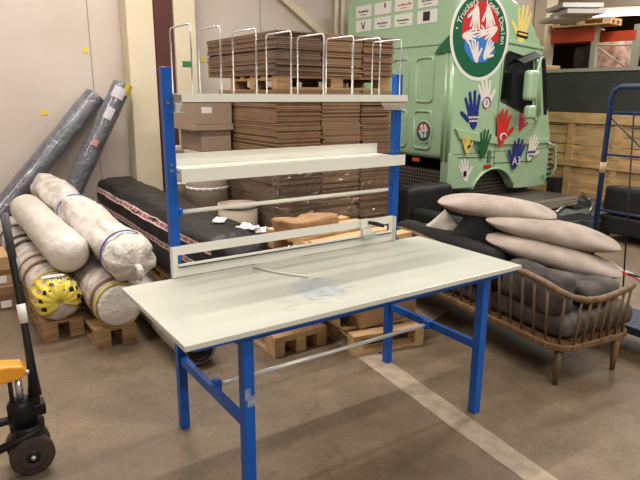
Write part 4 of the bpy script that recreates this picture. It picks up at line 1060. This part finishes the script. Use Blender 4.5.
# barrier tape and blue wood at right edge
pts = [fl(612, 264, .56), fl(622, 271, .50), fl(632, 275, .42), fl(640, 280, .30), fl(645, 284, .235)]
bm = bmesh.new(); bw = bmesh.new()
for k in range(len(pts)-1):
    a, b = pts[k], pts[k+1]; up = V(.3, .3, .4).normalized()*.022
    for q, (bb, o1, o2) in enumerate(((bm, -1, 0), (bw, 0, 1))): bb.faces.new([bb.verts.new(v) for v in (a+up*o1, b+up*o1, b+up*o2, a+up*o2)])
t = thing('barrier_tape', 'red and white barrier tape hanging by the end of the lowest beige pillow', 'tape', pts[0])
for nm, bb, mm in (('red_stripe', bm, HRED), ('white_stripe', bw, PAINTW)):
    o = obj(nm, bb, mm, t); o.modifiers.new('th', 'SOLIDIFY').thickness = .003
t = thing('blue_platform', 'low dark blue platform trolley at the right edge behind the sofa', 'trolley', (3.1, -.9, 0))
obj('deck', B(((2.9, -1.3, .16), (3.29, -.35, .22))), mat('navy_deck', (28, 44, 70), .5), t, bevel=.01)
for x in (2.97, 3.22):
    for y in (-1.2, -.45): obj('castor', lathe(bmesh.new(), ((.02, -.02), (.08, -.02), (.08, .02), (.02, .02)), (x, y, .08), 20, 'Y'), BLACK, t)

# ================================================================ FAR BACKGROUND
def rayp(u, v, D):
    d = F*FPX+R*(u-320)+U*(240-v); return CAM+d*(D/math.hypot(d.x, d.y))
rk = thing('pallet_rack', 'tall pallet rack with orange beams beyond the crate', 'rack', (10.6, 4.5, 0))
RB = mat('rack_orange', (176, 62, 26), .5); RU = mat('rack_grey_green', (150, 150, 132), .5)
ups = [(10.05, 3.75), (10.30, 3.35)]
for (x, y) in ((9.95, 4.0), (10.35, 3.42), (9.0+.45, 6.9), (9.85, 6.4)):
    obj('upright', B(((x-.05, y-.05, 0), (x+.05, y+.05, 3.06))), RU, rk)
for z in (.9, 1.5, 2.1, 2.7):
    obj('frame_brace', T([V(9.95, 4.0, z), V(10.35, 3.42, z)], .02), RU, rk)
    obj('frame_brace', T([V(9.95, 4.0, z), V(10.35, 3.42, z-.5)], .015), RU, rk)
obj('beam', B(((0, -.05, 2.78), (3.1, .05, 3.02)), M=Matrix.Translation((9.95, 4.0, 0)) @ Matrix.Rotation(math.radians(99), 4, 'Z')), RB, rk, 'orange beam')
obj('beam', B(((0, -.05, 2.78), (3.1, .05, 2.96)), M=Matrix.Translation((10.35, 3.42, 0)) @ Matrix.Rotation(math.radians(99), 4, 'Z')), RB, rk, 'orange beam')
obj('shelf_panel', B(((.1, -.62, 3.02), (3.0, -.05, 3.05)), M=Matrix.Translation((9.95, 4.0, 0)) @ Matrix.Rotation(math.radians(99), 4, 'Z')), WOOD, rk)
t = thing('pallet', 'pale wooden pallet on top of the far rack', 'pallet', (10, 4.6, 2.9))
pallet(t, V(10.35, 3.75, 3.06), math.radians(99), 1.1, .55, WOOD2, h=.12)
rng = random.Random(4)
for k, (u, v, D, w_, h_, lab, m) in enumerate(((574, 8, 12.0, .7, .07, 'white panel on the top of the far rack, highest one', FOAMG), (577, 14, 11.8, .65, .07, 'white panel jutting out above the orange beam', FOAMG), (563, 20, 12.1, .6, .06, 'thin pale board stored under the white panels', FOAMG))):
    c = rayp(u, v, D); M = Matrix.Translation(c) @ Matrix.Rotation(math.radians(-35), 4, 'Z')
    s = obj('foam_sheet', B(((-w_/2, -.4, -h_/2), (w_/2, .4, h_/2)), M=M), m, origin=c); tag(s, lab, 'panel')
s = obj('plastic_cabinet', B(((8.55, 4.75, 0), (8.8, 5.0, 2.62))), WHITEP, origin=(8.67, 4.87, 0), bevel=.02); tag(s, 'tall white plastic cabinet seen between the cream column and the rack', 'cabinet')
s = obj('cardboard_box', B(((8.1, 3.7, 1.512), (8.5, 4.4, 2.27))), CARDL, origin=(8.3, 4.0, 1.512), bevel=.02); tag(s, 'brown carton standing on the crate behind the dark case', 'box')
c = rayp(616, 55, 14.5); t = thing('wrapped_pallet_load', 'tall film-wrapped white load standing far right behind the rack', 'wrapped goods', (c.x, c.y, 0))
obj('load', soft_box((c.x-.35, c.y-.35, 0), (c.x+.35, c.y+.35, 2.95), .08, None, 5, .05), mat('pinkish_film', (206, 178, 166), .3, rgb2=(150, 110, 96), scale=6, bump=.8), t)
c = rayp(597, 55, 16.2); t = thing('wrapped_pallet_load', 'dark film-wrapped load behind the rack frame', 'wrapped goods', (c.x, c.y, 0))
obj('load', soft_box((c.x-.45, c.y-.45, 0), (c.x+.35, c.y+.35, 2.9), .08, None, 6, .05), mat('dark_film', (84, 74, 66), .35, rgb2=(50, 44, 40), scale=6, bump=.8), t)
# far hall
DW_ = mat('far_wall_paint', (118, 100, 84), .8, var=.15, scale=1)
struct('wall_far', B(((22, -6, 0), (22.2, 20, 6))), DW_)
struct('wall_right', B(((10.1, 14, 0), (22, 14.2, 6))), DW_)
struct('ceiling', B(((11.5, -6, 3.75), (22, 14, 3.95))), mat('far_ceiling', (158, 138, 116), .8, var=.1, scale=1))
struct('trim_12', B(((11.4, -6, 3.55), (11.6, 14, 4.1))), mat('pale_beam', (186, 170, 150), .6))
struct('trim_13', B(((14.5, -6, 3.45), (14.7, 14, 3.75))), mat('brown_beam', (92, 72, 54), .7))
struct('trim_14', B(((17.5, -6, 3.45), (17.7, 14, 3.75))), mat('brown_beam', (92, 72, 54), .7))
struct('window_1', B(((21.9, 5.2, .9), (21.99, 6.6, 2.2))), mat('brown_hatch', (110, 76, 48), .6))
LAMP = mat('lamp_tube', (255, 236, 208), .5, emit=6.)
def lamp(x, y, z, lab, ln=1.5, az_=0.):
    t = thing('ceiling_lamp', lab, 'lamp', (x, y, z), group='ceiling lamps'); M = Matrix.Translation((x, y, z)) @ Matrix.Rotation(az_, 4, 'Z')
    obj('housing', B(((-ln/2, -.1, .0), (ln/2, .1, .05)), M=M), PAINTW, t); obj('tube', T([M @ V(-ln/2+.03, 0, -.02), M @ V(ln/2-.03, 0, -.02)], .02), LAMP, t)
t = thing('ceiling_lamp', 'large bright ceiling light panel at the upper right corner', 'lamp', (11.0, 4.2, 3.5))
M = Matrix.Translation((11.15, 3.65, 3.36)) @ Matrix.Rotation(math.radians(-60), 4, 'Z')
obj('housing', B(((-1.1, -.3, .02), (1.1, .3, .08)), M=M), PAINTW, t); obj('diffuser', B(((-1.07, -.27, -.02), (1.07, .27, .02)), M=M), LAMP, t)

# ================================================================ LIGHT
def area(name, loc, size, sy, power, col=(1, .86, .70), target=None):
    l = bpy.data.lights.new(name, 'AREA'); l.shape = 'RECTANGLE'; l.size = size; l.size_y = sy; l.energy = power; l.color = col
    o = bpy.data.objects.new(name, l); COL.objects.link(o); o.location = loc
    if target: o.rotation_euler = (Vector(target)-Vector(loc)).to_track_quat('-Z', 'Y').to_euler()
    return o
WARM = (1, .935, .865)
area('hall_light', (.6, 1.3, 4.6), 3.0, .09, 130, WARM)
area('hall_light', (.6, 3.3, 4.6), 3.0, .25, 120, WARM)
area('hall_light', (.2, -2.6, 4.6), 3.0, .25, 62, WARM)
area('hall_light', (-.6, -6.0, 4.6), 3.0, .25, 230, WARM)  # row added behind the camera to brighten faces turned towards it
area('hall_light', (4.6, -6.0, 4.6), 3.0, .25, 140, WARM)  # same added row, unseen behind the camera
area('hall_light', (5.2, .3, 4.6), 3.0, .25, 130, WARM)
area('hall_light', (5.4, -2.6, 4.6), 3.0, .25, 110, WARM)
area('hall_light', (-3.4, 1.0, 4.6), 3.0, .25, 110, WARM)
area('hall_light', (9.2, 2.6, 4.6), 3.0, .25, 130, WARM)
area('hall_light', (15, 3, 3.4), 3.0, .6, 100, WARM)
w = bpy.data.worlds.new('world'); S.world = w; w.use_nodes = True
w.node_tree.nodes['Background'].inputs[0].default_value = (1, .94, .88, 1); w.node_tree.nodes['Background'].inputs[1].default_value = .18
S.view_settings.view_transform = 'Standard'; S.view_settings.look = 'None'; S.view_settings.gamma = 1; S.view_settings.exposure = 0.04
S.view_settings.use_curve_mapping = False
